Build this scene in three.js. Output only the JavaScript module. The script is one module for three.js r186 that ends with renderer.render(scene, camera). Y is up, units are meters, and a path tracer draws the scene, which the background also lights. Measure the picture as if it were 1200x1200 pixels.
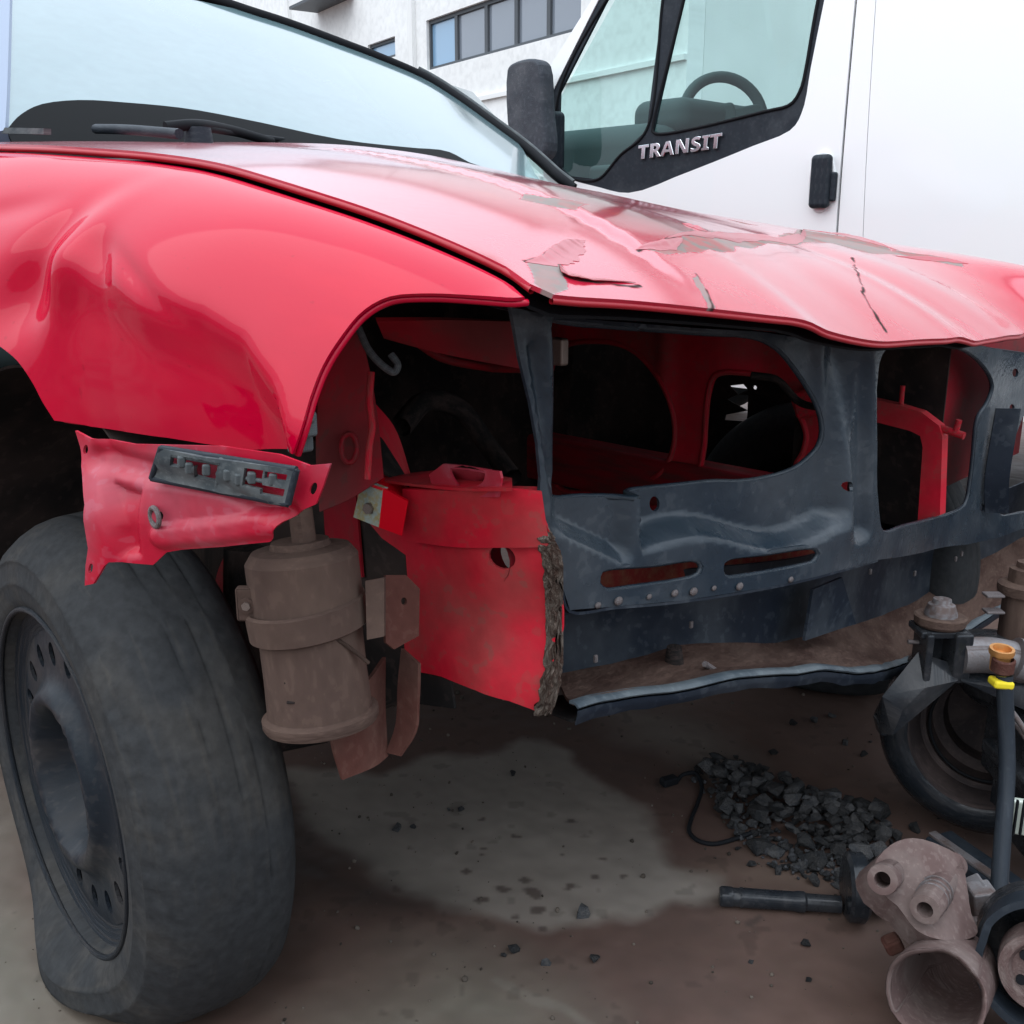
import * as THREE from 'three';
import { RoundedBoxGeometry } from 'three/addons/geometries/RoundedBoxGeometry.js';
import { ConvexGeometry } from 'three/addons/geometries/ConvexGeometry.js';
import { mergeGeometries, toCreasedNormals } from 'three/addons/utils/BufferGeometryUtils.js';
import { TextGeometry } from 'three/addons/geometries/TextGeometry.js';
import { FontLoader } from 'three/addons/loaders/FontLoader.js';

// ---------------------------------------------------------------- camera, sky, sun, exposure
const PITCH = THREE.MathUtils.degToRad(15), EYE = 0.885, FOC = 1200;
const scene = new THREE.Scene();
const camera = new THREE.PerspectiveCamera(2 * Math.atan(600 / FOC) * 180 / Math.PI, 1, 0.05, 600);
camera.position.set(0, EYE, 0);
camera.rotation.x = -PITCH;

const renderer = new THREE.WebGLRenderer({ antialias: true });
renderer.toneMapping = THREE.LinearToneMapping;
renderer.toneMappingExposure = 1.95;
renderer.shadowMap.enabled = true;

const SUN = new THREE.Vector3(-0.45, 0.85, 0.35).normalize();
const sun = new THREE.DirectionalLight(new THREE.Color(1, 0.97, 0.93), 0.7);
sun.position.copy(SUN).multiplyScalar(30);
sun.castShadow = true; sun.shadow.radius = 150;
Object.assign(sun.shadow.camera, { left: -8, right: 8, top: 8, bottom: -8, near: 1, far: 60 });
scene.add(sun, sun.target);

// ---------------------------------------------------------------- noise and random
let seed = 7;
const rnd = () => { seed = (seed * 1664525 + 1013904223) >>> 0; return seed / 4294967296; };
const rr = (a, b) => a + (b - a) * rnd();
const hash2 = (x, y, s) => { let h = (x * 374761393 + y * 668265263 + s * 974711) | 0; h = Math.imul(h ^ (h >>> 13), 1274126177); return ((h ^ (h >>> 16)) >>> 0) / 4294967296; };
const sm = (t) => t * t * (3 - 2 * t);
const clamp = (x, a = 0, b = 1) => Math.min(b, Math.max(a, x));
const step = (a, b, x) => sm(clamp((x - a) / (b - a)));
const mix = (a, b, t) => a + (b - a) * t;
function vnoise(x, y, per, s) {          // value noise, periodic when per > 0
  const xi = Math.floor(x), yi = Math.floor(y), fx = sm(x - xi), fy = sm(y - yi), w = (k) => per ? ((k % per) + per) % per : k;
  const a = hash2(w(xi), w(yi), s), b = hash2(w(xi + 1), w(yi), s), c = hash2(w(xi), w(yi + 1), s), d = hash2(w(xi + 1), w(yi + 1), s);
  return mix(mix(a, b, fx), mix(c, d, fx), fy);
}
function fbm(x, y, oct = 5, per = 0, s = 1) {
  let v = 0, a = 0.5, t = 0;
  for (let k = 0; k < oct; k++) { v += a * vnoise(x, y, per, s + k * 17); t += a; a *= 0.52; x *= 2; y *= 2; per *= 2; }
  return v / t;
}
const enc = (c) => Math.round(255 * clamp(c <= 0.0031308 ? c * 12.92 : 1.055 * Math.pow(clamp(c), 1 / 2.4) - 0.055));

// fn(u, v) with u, v in 0..1 (v up) returns linear [r, g, b] or a number
function tex(w, h, fn, color = true, wrap = THREE.RepeatWrapping) {
  const d = new Uint8Array(w * h * 4);
  for (let j = 0; j < h; j++) for (let i = 0; i < w; i++) {
    const c = fn((i + 0.5) / w, (j + 0.5) / h), k = (j * w + i) * 4;
    if (color) { d[k] = enc(c[0]); d[k + 1] = enc(c[1]); d[k + 2] = enc(c[2]); } else d[k] = d[k + 1] = d[k + 2] = Math.round(255 * clamp(c));
    d[k + 3] = 255;
  }
  const t = new THREE.DataTexture(d, w, h);
  t.wrapS = t.wrapT = wrap; t.magFilter = THREE.LinearFilter; t.minFilter = THREE.LinearMipmapLinearFilter; t.generateMipmaps = true;
  if (color) t.colorSpace = THREE.SRGBColorSpace;
  t.needsUpdate = true; return t;
}
const rep = (t, metres) => { const c = t.clone(); c.repeat.set(1 / metres, 1 / metres); c.needsUpdate = true; return c; };

// ---------------------------------------------------------------- sky: bright overcast
{
  const W = 256, Hh = 128, d = new Float32Array(W * Hh * 4);
  for (let j = 0; j < Hh; j++) for (let i = 0; i < W; i++) {
    const el = ((j + 0.5) / Hh - 0.5) * Math.PI, az = (i + 0.5) / W * 2 * Math.PI;
    const x = Math.cos(el) * Math.cos(az), y = Math.sin(el), z = Math.cos(el) * Math.sin(az);
    const n = fbm(x * 2.2 / (0.35 + Math.max(0, y)) + 40, z * 2.2 / (0.35 + Math.max(0, y)) + 40, 4, 0, 3);
    const s = Math.max(0, x * SUN.x + y * SUN.y + z * SUN.z);
    let L = 0.44 + 0.84 * Math.max(0, y) + 0.16 * (n - 0.5) + 0.12 * Math.pow(s, 3);     // overcast: brighter towards the zenith
    if (y < 0) L = 0.3;
    const k = (j * W + i) * 4;
    d[k] = L * 0.9; d[k + 1] = L * 1.0; d[k + 2] = L * 1.13; d[k + 3] = 1;
  }
  const sky = new THREE.DataTexture(d, W, Hh, THREE.RGBAFormat, THREE.FloatType);
  sky.mapping = THREE.EquirectangularReflectionMapping; sky.magFilter = THREE.LinearFilter; sky.needsUpdate = true;
  scene.background = sky; scene.environment = sky;
}

// ---------------------------------------------------------------- frames: where a line of sight meets the scene
const cP = Math.cos(PITCH), sP = Math.sin(PITCH);
const rayOf = (px, py) => { const u = (px - 600) / FOC, v = (600 - py) / FOC; return new THREE.Vector3(u, v * cP - sP, -v * sP - cP); };
class Frame {                              // x, y (up), z axes turned about y by yaw, origin on the ground
  constructor(ox, oy, oz, yaw) { this.o = new THREE.Vector3(ox, oy, oz); this.yaw = yaw; this.c = Math.cos(yaw); this.s = Math.sin(yaw); }
  dir(w) { return new THREE.Vector3(this.c * w.x - this.s * w.z, w.y, this.s * w.x + this.c * w.z); }
  loc(w) { return this.dir(w.clone().sub(this.o)); }
  out(l) { return new THREE.Vector3(this.c * l.x + this.s * l.z, l.y, -this.s * l.x + this.c * l.z).add(this.o); }
  px(l) { const w = this.out(l); const x = w.x, y = w.y - EYE, z = w.z, d = -(y * sP) * 1 - z * cP; return [600 + FOC * x / d, 600 - FOC * (y * cP - z * sP) / d]; }
  at(px, py, k) {                          // k: { x | y | z | d : value } in this frame
    const r = rayOf(px, py), e = this.loc(new THREE.Vector3(0, EYE, 0)), q = this.dir(r);
    const ax = Object.keys(k)[0], t = ax === 'd' ? k.d : (k[ax] - e[ax]) / q[ax];
    return e.addScaledVector(q, t);
  }
  // parameters (u, v) of the surface point that lies on the line of sight
  uv(surf, px, py, g) {
    let [u, v] = g, lam = 1;
    const err = (a, b) => { const p = this.px(surf(a, b)); return [p[0] - px, p[1] - py]; };
    for (let it = 0; it < 60; it++) {
      const e = err(u, v), n0 = Math.hypot(...e); if (n0 < 0.05) break;
      const h = 1e-4, eu = err(u + h, v), ev = err(u, v + h);
      const a = (eu[0] - e[0]) / h, c = (eu[1] - e[1]) / h, b = (ev[0] - e[0]) / h, d = (ev[1] - e[1]) / h, det = a * d - b * c;
      if (Math.abs(det) < 1e-9) { v += 1e-3; continue; }
      let du = -(d * e[0] - b * e[1]) / det, dv = -(-c * e[0] + a * e[1]) / det;
      const m = Math.hypot(du, dv), lim = 0.08; if (m > lim) { du *= lim / m; dv *= lim / m; }
      lam = 1; while (lam > 0.05 && Math.hypot(...err(u + du * lam, v + dv * lam)) > n0) lam *= 0.5;
      u += du * lam; v += dv * lam;
    }
    const r = Math.hypot(...err(u, v)); if (r > 2.5) console.log('uv miss', px, py, r.toFixed(1), u.toFixed(3), v.toFixed(3));
    return [u, v];
  }
  uvs(surf, pts, g) { const out = []; for (const [x, y] of pts) { g = this.uv(surf, x, y, g); out.push(g); } return out; }
}
const GROUND = new Frame(0, 0, 0, 0);
const W = (px, py, d) => GROUND.at(px, py, { d });

// ---------------------------------------------------------------- geometry helpers
function inPoly(x, y, P) {
  let c = false;
  for (let i = 0, j = P.length - 1; i < P.length; j = i++) if ((P[i][1] > y) !== (P[j][1] > y) && x < (P[j][0] - P[i][0]) * (y - P[i][1]) / (P[j][1] - P[i][1]) + P[i][0]) c = !c;
  return c;
}
const segDist = (x, y, a, b) => { const dx = b[0] - a[0], dy = b[1] - a[1], t = clamp(((x - a[0]) * dx + (y - a[1]) * dy) / (dx * dx + dy * dy + 1e-12)); return Math.hypot(x - a[0] - t * dx, y - a[1] - t * dy); };
const lineDist = (x, y, P) => { let m = 1e9; for (let i = 0; i + 1 < P.length; i++) m = Math.min(m, segDist(x, y, P[i], P[i + 1])); return m; };
function smooth2(P, closed = false, n = 6) {      // Catmull-Rom through 2-D points
  const c = new THREE.CatmullRomCurve3(P.map((p) => new THREE.Vector3(p[0], p[1], 0)), closed, 'centripetal');
  return c.getPoints(P.length * n).slice(0, closed ? -1 : undefined).map((p) => [p.x, p.y]);
}
const ring = (cx, cy, rx, ry = rx, n = 20, tilt = 0) => [...Array(n)].map((_, i) => { const t = i / n * 2 * Math.PI, x = rx * Math.cos(t), y = ry * Math.sin(t); return [cx + x * Math.cos(tilt) - y * Math.sin(tilt), cy + x * Math.sin(tilt) + y * Math.cos(tilt)]; });
function delaunay(P) {
  const n = P.length, X = P.map((p) => p[0]), Y = P.map((p) => p[1]);
  const x0 = Math.min(...X), x1 = Math.max(...X), y0 = Math.min(...Y), y1 = Math.max(...Y), D = Math.max(x1 - x0, y1 - y0) * 20, mx = (x0 + x1) / 2, my = (y0 + y1) / 2;
  X.push(mx - D, mx + D, mx); Y.push(my - D, my - D, my + D);
  const circ = (a, b, c) => {
    const bx = X[b] - X[a], by = Y[b] - Y[a], cx = X[c] - X[a], cy = Y[c] - Y[a], d = 2 * (bx * cy - by * cx), e = bx * bx + by * by, f = cx * cx + cy * cy;
    const ux = (cy * e - by * f) / d, uy = (bx * f - cx * e) / d; return [a, b, c, X[a] + ux, Y[a] + uy, ux * ux + uy * uy];
  };
  const order = [...Array(n).keys()].sort((a, b) => X[a] - X[b]);
  let open = [circ(n, n + 1, n + 2)]; const done = [];
  for (const i of order) {
    const edges = new Map(), keep = [];
    for (const t of open) {
      const dx = X[i] - t[3];
      if (dx > 0 && dx * dx > t[5]) { done.push(t); continue; }
      const dy = Y[i] - t[4];
      if (dx * dx + dy * dy - t[5] > 1e-12) { keep.push(t); continue; }
      for (const [a, b] of [[t[0], t[1]], [t[1], t[2]], [t[2], t[0]]]) { const k = a < b ? a * 1e6 + b : b * 1e6 + a; if (edges.has(k)) edges.set(k, null); else edges.set(k, [a, b]); }
    }
    open = keep;
    for (const e of edges.values()) if (e) open.push(circ(e[0], e[1], i));
  }
  return done.concat(open).filter((t) => t[0] < n && t[1] < n && t[2] < n).map((t) => [t[0], t[1], t[2]]);
}
// vertices P, normals N, uv, triangles T -> a geometry with a thickness th behind the normals
function slab(P, N, UV, T, th) {
  const pos = [], nor = [], uv = [], idx = [], put = (p, n, t) => { pos.push(p.x, p.y, p.z); nor.push(n.x, n.y, n.z); uv.push(t[0], t[1]); return pos.length / 3 - 1; };
  P.forEach((p, i) => put(p, N[i], UV[i]));
  for (const t of T) idx.push(...t);
  if (th) {
    const B = P.map((p, i) => p.clone().addScaledVector(N[i], -th)), o = P.length;
    B.forEach((p, i) => put(p, N[i].clone().negate(), UV[i]));
    const E = new Map();
    for (const [a, b, c] of T) { idx.push(a + o, c + o, b + o); for (const [i, j] of [[a, b], [b, c], [c, a]]) { const k = i < j ? i * 1e6 + j : j * 1e6 + i; if (E.has(k)) E.set(k, null); else E.set(k, [i, j]); } }
    for (const e of E.values()) if (e) {
      const [i, j] = e, n = P[j].clone().sub(P[i]).cross(N[i]).normalize();
      const a = put(P[i], n, UV[i]), b = put(P[j], n, UV[j]), c = put(B[j], n, UV[j]), d = put(B[i], n, UV[i]);
      idx.push(a, c, b, a, d, c);
    }
  }
  const g = new THREE.BufferGeometry();
  g.setAttribute('position', new THREE.Float32BufferAttribute(pos, 3)); g.setAttribute('normal', new THREE.Float32BufferAttribute(nor, 3)); g.setAttribute('uv', new THREE.Float32BufferAttribute(uv, 2));
  g.setIndex(idx); return g;
}
// a trimmed sheet: surf(u, v) -> point; loops[0] outline, the others holes, in (u, v) metres; side = +1 / -1 chooses the outer face
function sheet(surf, loops, { g = 0.02, th = 0.003, side = 1, box = null } = {}) {
  const B = [], P2 = [];
  for (const L of loops) {
    const R = [];
    L.forEach((a, i) => { const b = L[(i + 1) % L.length], n = Math.max(1, Math.round(Math.hypot(b[0] - a[0], b[1] - a[1]) / (g * 0.9))); for (let k = 0; k < n; k++) R.push([mix(a[0], b[0], k / n), mix(a[1], b[1], k / n)]); });
    const Q = R.filter((p, i) => { const q = R[(i + 1) % R.length]; return Math.hypot(p[0] - q[0], p[1] - q[1]) > g * 0.06; });
    B.push(Q); for (const p of Q) P2.push([p[0] + (hash2(P2.length, 1, 5) - 0.5) * 1e-6, p[1] + (hash2(P2.length, 2, 5) - 0.5) * 1e-6]);
  }
  const nb = P2.length, X = B[0].map((p) => p[0]), Y = B[0].map((p) => p[1]);
  const cell = new Map(), key = (x, y) => Math.floor(x / g) * 100003 + Math.floor(y / g);
  for (let i = 0; i < nb; i++) { const k = key(...P2[i]); if (!cell.has(k)) cell.set(k, []); cell.get(k).push(P2[i]); }
  let row = 0;
  for (let y = Math.min(...Y); y <= Math.max(...Y); y += g * 0.87, row++) for (let x = Math.min(...X) + (row % 2) * g / 2; x <= Math.max(...X); x += g) {
    if (!inPoly(x, y, B[0]) || B.slice(1).some((h) => inPoly(x, y, h))) continue;
    let near = false;
    for (let dx = -1; dx <= 1 && !near; dx++) for (let dy = -1; dy <= 1 && !near; dy++) for (const p of cell.get(key(x + dx * g, y + dy * g)) || []) if (Math.hypot(p[0] - x, p[1] - y) < g * 0.55) near = true;
    if (!near) P2.push([x + (hash2(P2.length, 3, 5) - 0.5) * g * 0.02, y + (hash2(P2.length, 4, 5) - 0.5) * g * 0.02]);
  }
  const T = delaunay(P2).filter((t) => {
    const cx = (P2[t[0]][0] + P2[t[1]][0] + P2[t[2]][0]) / 3, cy = (P2[t[0]][1] + P2[t[1]][1] + P2[t[2]][1]) / 3;
    return inPoly(cx, cy, B[0]) && !B.slice(1).some((h) => inPoly(cx, cy, h));
  });
  const e = 2e-3, P = P2.map((p) => surf(...p));
  const N = P2.map(([u, v]) => surf(u + e, v).sub(surf(u - e, v)).cross(surf(u, v + e).sub(surf(u, v - e))).normalize().multiplyScalar(side));
  const area = (t) => (P2[t[1]][0] - P2[t[0]][0]) * (P2[t[2]][1] - P2[t[0]][1]) - (P2[t[2]][0] - P2[t[0]][0]) * (P2[t[1]][1] - P2[t[0]][1]);
  for (const t of T) if (area(t) * side < 0) [t[1], t[2]] = [t[2], t[1]];
  const UV = box ? P2.map((p) => [(p[0] - box[0]) / (box[1] - box[0]), (p[1] - box[2]) / (box[3] - box[2])]) : P2;
  return slab(P, N, UV, T, th);
}
// a skin through curves (each a list of points), with thickness
function loft(curves, { nu = 24, nv = 0, th = 0.003, flip = false, straight = false } = {}) {
  const rows = curves.map((c) => { if (c.length < 2) return c; const k = straight ? new THREE.CurvePath() : new THREE.CatmullRomCurve3(c, false, 'centripetal'); if (straight) for (let i = 0; i + 1 < c.length; i++) k.add(new THREE.LineCurve3(c[i], c[i + 1])); return straight ? [...Array(nu + 1)].map((_, i) => { const t = i / nu * (c.length - 1), j = Math.min(c.length - 2, Math.floor(t)); return c[j].clone().lerp(c[j + 1], t - j); }) : k.getPoints(nu); });
  let G = rows;
  if (nv && curves.length > 2) { const cols = [...Array(nu + 1)].map((_, i) => new THREE.CatmullRomCurve3(rows.map((r) => r[i]), false, 'centripetal').getPoints(nv)); G = [...Array(nv + 1)].map((_, j) => cols.map((c) => c[j])); }
  else if (nv) G = [...Array(nv + 1)].map((_, j) => rows[0].map((p, i) => p.clone().lerp(rows[1][i], j / nv)));
  return skin(G, th, flip);
}
function skin(G, th, flip, even = 0) {
  const m = G.length, n = G[0].length, P = [], UV = [], T = [];
  G.forEach((r, j) => r.forEach((p, i) => { P.push(p); UV.push([i ? UV[UV.length - 1][0] + p.distanceTo(r[i - 1]) : 0, j ? UV[(j - 1) * n + i][1] + p.distanceTo(G[j - 1][i]) : 0]); }));
  if (even) UV.forEach((t, k) => { t[0] = (k % n) / (n - 1) * even; t[1] = UV[k - k % n][1]; });
  for (let j = 0; j + 1 < m; j++) for (let i = 0; i + 1 < n; i++) { const a = j * n + i, b = a + 1, c = a + n, d = c + 1; T.push(...(flip ? [[a, c, b], [b, c, d]] : [[a, b, c], [b, d, c]])); }
  const N = P.map(() => new THREE.Vector3());
  for (const [a, b, c] of T) { const q = P[b].clone().sub(P[a]).cross(P[c].clone().sub(P[a])); N[a].add(q); N[b].add(q); N[c].add(q); }
  N.forEach((v) => v.normalize());
  return slab(P, N, UV, T, th);
}
const tube = (pts, r, { closed = false, n = 0, k = 10 } = {}) => new THREE.TubeGeometry(new THREE.CatmullRomCurve3(pts, closed, 'centripetal'), n || pts.length * 8, r, k, closed);
function capped(pts, r, k = 12) {          // a round bar with closed ends
  const c = new THREE.CatmullRomCurve3(pts, false, 'centripetal'), t = new THREE.TubeGeometry(c, pts.length * 8, r, k);
  const ends = [[pts[0], c.getTangent(0).negate()], [pts[pts.length - 1], c.getTangent(1)]].map(([p, d]) => { const g = new THREE.CircleGeometry(r, k); g.applyQuaternion(new THREE.Quaternion().setFromUnitVectors(new THREE.Vector3(0, 0, 1), d)); g.translate(p.x, p.y, p.z); return g; });
  return mergeGeometries([t, ...ends]);
}
function along(g, from, to) {              // moves a geometry built along +y from the origin so that it runs from one point towards another
  g.applyQuaternion(new THREE.Quaternion().setFromUnitVectors(new THREE.Vector3(0, 1, 0), to.clone().sub(from).normalize())); g.translate(from.x, from.y, from.z); return g;
}
const lathe = (prof, n = 40, a0 = 0, a1 = Math.PI * 2) => toCreasedNormals(new THREE.LatheGeometry(prof.map((p) => new THREE.Vector2(p[0], p[1])), n, a0, a1), 0.6);
const metreUV = (g, u, v) => { const t = g.attributes.uv; for (let i = 0; i < t.count; i++) t.setXY(i, t.getX(i) * u, t.getY(i) * v); return g; };
function boxUV(g) {                        // uv in metres by the main direction of each vertex normal
  const p = g.attributes.position, n = g.attributes.normal, uv = new Float32Array(p.count * 2);
  for (let i = 0; i < p.count; i++) {
    const ax = Math.abs(n.getX(i)), ay = Math.abs(n.getY(i)), az = Math.abs(n.getZ(i)), x = p.getX(i), y = p.getY(i), z = p.getZ(i);
    const [u, v] = ay > ax && ay > az ? [x, z] : ax > az ? [z, y] : [x, y]; uv[2 * i] = u; uv[2 * i + 1] = v;
  }
  g.setAttribute('uv', new THREE.BufferAttribute(uv, 2)); return g;
}
const merge = (list) => mergeGeometries(list.map((g) => { const q = g.index ? g.toNonIndexed() : g; for (const k of Object.keys(q.attributes)) if (!['position', 'normal', 'uv'].includes(k)) q.deleteAttribute(k); return q; }));
const names = {};
const numbered = (name) => { const k = names[name] = (names[name] ?? -1) + 1; return k ? `${name}_${String(k).padStart(3, '0')}` : name; };
function part(name, geo, mat, parent, label) {
  const g = Array.isArray(geo) ? merge(geo) : geo, m = new THREE.Mesh(g, mat);
  m.name = name; m.castShadow = m.receiveShadow = true; parent.add(m); if (label) m.userData.label = label; return m;
}
function thing(name, label, category, frame, group) {
  const o = new THREE.Group(); o.name = numbered(name); scene.add(o); o.position.copy(frame.o); o.rotation.y = frame.yaw;
  o.userData = { label, category }; if (group) o.userData.group = group; return o;
}
const interp = (T, x) => { if (x <= T[0][0]) return T[0][1]; for (let i = 0; i + 1 < T.length; i++) if (x <= T[i + 1][0]) return mix(T[i][1], T[i + 1][1], (x - T[i][0]) / (T[i + 1][0] - T[i][0])); return T[T.length - 1][1]; };
function spline(T) {                       // smooth interpolation through (x, y) knots
  const n = T.length, d = T.map((_, i) => { const a = T[Math.max(0, i - 1)], b = T[Math.min(n - 1, i + 1)]; return (b[1] - a[1]) / (b[0] - a[0]); });
  return (x) => {
    if (x <= T[0][0]) return T[0][1] + d[0] * (x - T[0][0]); if (x >= T[n - 1][0]) return T[n - 1][1] + d[n - 1] * (x - T[n - 1][0]);
    let i = 0; while (x > T[i + 1][0]) i++; const h = T[i + 1][0] - T[i][0], t = (x - T[i][0]) / h, t2 = t * t, t3 = t2 * t;
    return T[i][1] * (2 * t3 - 3 * t2 + 1) + d[i] * h * (t3 - 2 * t2 + t) + T[i + 1][1] * (3 * t2 - 2 * t3) + d[i + 1] * h * (t3 - t2);
  };
}

// ---------------------------------------------------------------- materials
const N1 = tex(512, 512, (u, v) => fbm(u * 6, v * 6, 6, 6, 11), false);                 // soft grain
const N2 = tex(512, 512, (u, v) => { const a = fbm(u * 24, v * 24, 4, 24, 5); return clamp((a - 0.3) * 1.8); }, false);
const shade = (c, k) => [c[0] * k, c[1] * k, c[2] * k];
const blend = (a, b, t) => [mix(a[0], b[0], t), mix(a[1], b[1], t), mix(a[2], b[2], t)];
const DUST = [0.2, 0.145, 0.12];
function worn(base, dirt, amount, s, scale = 5) {   // a colour with cloudy dirt over it
  return tex(512, 512, (u, v) => {
    const n = fbm(u * scale, v * scale, 6, scale, s), f = fbm(u * 40, v * 40, 3, 40, s + 3);
    return shade(blend(base, dirt, clamp(step(0.45 - amount * 0.3, 0.75, n) * amount * 1.4 + (f > 0.68 ? amount * 0.5 : 0))), 0.88 + 0.24 * f);
  });
}
const std = (o) => new THREE.MeshPhysicalMaterial({ side: THREE.DoubleSide, specularIntensity: o.metalness ? 1 : 0.3, ...o });   // dust dulls the sheen of most things here
const phy = (o) => new THREE.MeshPhysicalMaterial({ side: THREE.DoubleSide, ...o });
const RED = [0.45, 0.0004, 0.024];
const M = {
  redDull: std({ map: rep(worn([0.56, 0.011, 0.03], [0.27, 0.055, 0.05], 0.55, 21), 0.5), roughness: 0.5, bumpMap: rep(N1, 0.2), bumpScale: 0.0012 }),
  redBracket: phy({ map: rep(worn([0.4, 0.004, 0.024], [0.34, 0.09, 0.12], 0.4, 23), 0.35), roughness: 0.4, specularIntensity: 0.4, clearcoat: 0.25, clearcoatRoughness: 0.25, bumpMap: rep(N1, 0.15), bumpScale: 0.0002 }),
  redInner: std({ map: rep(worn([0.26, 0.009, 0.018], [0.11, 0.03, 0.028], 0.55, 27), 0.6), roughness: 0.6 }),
  support: phy({ map: rep(worn([0.014, 0.026, 0.039], [0.085, 0.096, 0.105], 0.3, 31, 4), 0.6), roughness: 0.5, roughnessMap: rep(N1, 0.3), specularIntensity: 0.5, clearcoat: 0.25, clearcoatRoughness: 0.25, bumpMap: rep(N2, 0.2), bumpScale: 0.0003 }),
  valance: std({ map: rep(worn([0.012, 0.017, 0.026], [0.07, 0.08, 0.09], 0.35, 33), 0.4), roughness: 0.5, bumpMap: rep(N1, 0.2), bumpScale: 0.001 }),
  dustyShelf: std({ map: rep(worn([0.05, 0.027, 0.021], [0.095, 0.06, 0.047], 0.6, 35, 6), 0.35), roughness: 0.95, bumpMap: rep(N1, 0.12), bumpScale: 0.004 }),
  brown: std({ map: rep(worn([0.08, 0.052, 0.042], [0.115, 0.077, 0.06], 0.5, 37), 0.3), roughness: 0.95, bumpMap: rep(N1, 0.1), bumpScale: 0.0012 }),
  brownRed: std({ map: rep(worn([0.09, 0.036, 0.028], [0.115, 0.06, 0.047], 0.6, 39), 0.3), roughness: 0.95, bumpMap: rep(N1, 0.1), bumpScale: 0.0012 }),
  rust: std({ map: rep(worn([0.07, 0.042, 0.032], [0.24, 0.2, 0.165], 0.6, 41, 12), 0.12), roughness: 1, bumpMap: rep(N2, 0.04), bumpScale: 0.003 }),
  edge: std({ map: rep(worn([0.05, 0.065, 0.078], [0.12, 0.14, 0.15], 0.5, 34), 0.2), roughness: 0.4 }),
  frit: phy({ color: new THREE.Color(0.003, 0.0035, 0.004), roughness: 0.5, specularIntensity: 0.08 }),
  redBright: phy({ color: new THREE.Color(0.66, 0.002, 0.014), roughness: 0.4, specularIntensity: 0.4 }),
  black: phy({ color: new THREE.Color(0.009, 0.01, 0.012), roughness: 0.7, specularIntensity: 0.25 }),
  blackTrim: std({ map: rep(worn([0.018, 0.023, 0.03], [0.05, 0.058, 0.066], 0.3, 43), 0.3), roughness: 0.5 }),
  liner: std({ map: rep(worn([0.012, 0.011, 0.011], [0.05, 0.035, 0.03], 0.5, 45), 0.5), roughness: 0.95 }),
  greyClip: std({ map: rep(worn([0.05, 0.06, 0.065], [0.12, 0.13, 0.13], 0.5, 46), 0.1), roughness: 0.6 }),
  steelRim: std({ map: rep(worn([0.012, 0.016, 0.021], [0.06, 0.052, 0.047], 0.3, 47), 0.3), roughness: 0.36, bumpMap: rep(N1, 0.1), bumpScale: 0.0008 }),
  bolt: std({ map: rep(worn([0.28, 0.26, 0.24], [0.16, 0.09, 0.06], 0.7, 49, 8), 0.06), roughness: 0.5, metalness: 0.7 }),
  white: phy({ map: rep(tex(256, 256, (u, v) => { const n = fbm(u * 3, v * 3, 4, 3, 51); return [0.85 - 0.02 * n, 0.87 - 0.02 * n, 0.87 - 0.025 * n]; }), 3), roughness: 0.3, clearcoat: 0.7, clearcoatRoughness: 0.12 }),
  chrome: std({ color: new THREE.Color(0.75, 0.77, 0.8), roughness: 0.18, metalness: 1 }),
  mirror: std({ map: rep(worn([0.05, 0.057, 0.068], [0.11, 0.12, 0.13], 0.4, 53), 0.4), roughness: 0.7, bumpMap: rep(N2, 0.05), bumpScale: 0.0006 }),
  glass: phy({ color: new THREE.Color(0.76, 0.9, 0.88), roughness: 0.03, transmission: 1, thickness: 0, ior: 1.5 }),
  cabin: std({ color: new THREE.Color(0.06, 0.09, 0.09), roughness: 0.8 }),
  cabinLight: std({ color: new THREE.Color(0.3, 0.34, 0.33), roughness: 0.85 }),
  casting: std({ map: rep(worn([0.014, 0.017, 0.021], [0.06, 0.057, 0.057], 0.35, 57), 0.3), roughness: 0.45, specularIntensity: 0.6, roughnessMap: rep(N1, 0.15), bumpMap: rep(N1, 0.08), bumpScale: 0.0004 }),
  castingIn: std({ map: rep(worn([0.035, 0.028, 0.028], [0.085, 0.063, 0.058], 0.5, 58), 0.25), roughness: 0.7, bumpMap: rep(N1, 0.1), bumpScale: 0.001 }),
  alu: std({ map: rep(worn([0.2, 0.19, 0.195], [0.12, 0.085, 0.075], 0.7, 59), 0.15), roughness: 0.55, metalness: 0.35, bumpMap: rep(N2, 0.05), bumpScale: 0.0002 }),
  pinkDust: std({ map: rep(worn([0.11, 0.072, 0.066], [0.17, 0.132, 0.12], 0.6, 61), 0.2), roughness: 0.9, bumpMap: rep(N1, 0.06), bumpScale: 0.001 }),
  yellow: std({ color: new THREE.Color(0.75, 0.6, 0.03), roughness: 0.4 }),
  brass: std({ color: new THREE.Color(0.62, 0.3, 0.1), roughness: 0.35, metalness: 0.6 }),
};

// ================================================================ THE RED CAR
const PHI = THREE.MathUtils.degToRad(46);
const hub = W(72, 915, 1.2);
const CAR = new Frame(hub.x, 0, hub.z, -PHI);
const V = (a, h, b) => new THREE.Vector3(a, h, -b);            // along the car, height, in from the wheel face
const K = (px, py, k) => CAR.at(px, py, k.b !== undefined ? { z: -k.b } : k.a !== undefined ? { x: k.a } : k.h !== undefined ? { y: k.h } : k);
const kk = (list, k) => list.map(([x, y]) => K(x, y, k));
const HUBH = hub.y;
const car = thing('red_car', 'wrecked red hatchback with dented fender, peeling hood and stripped open nose', 'car', CAR);

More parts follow.
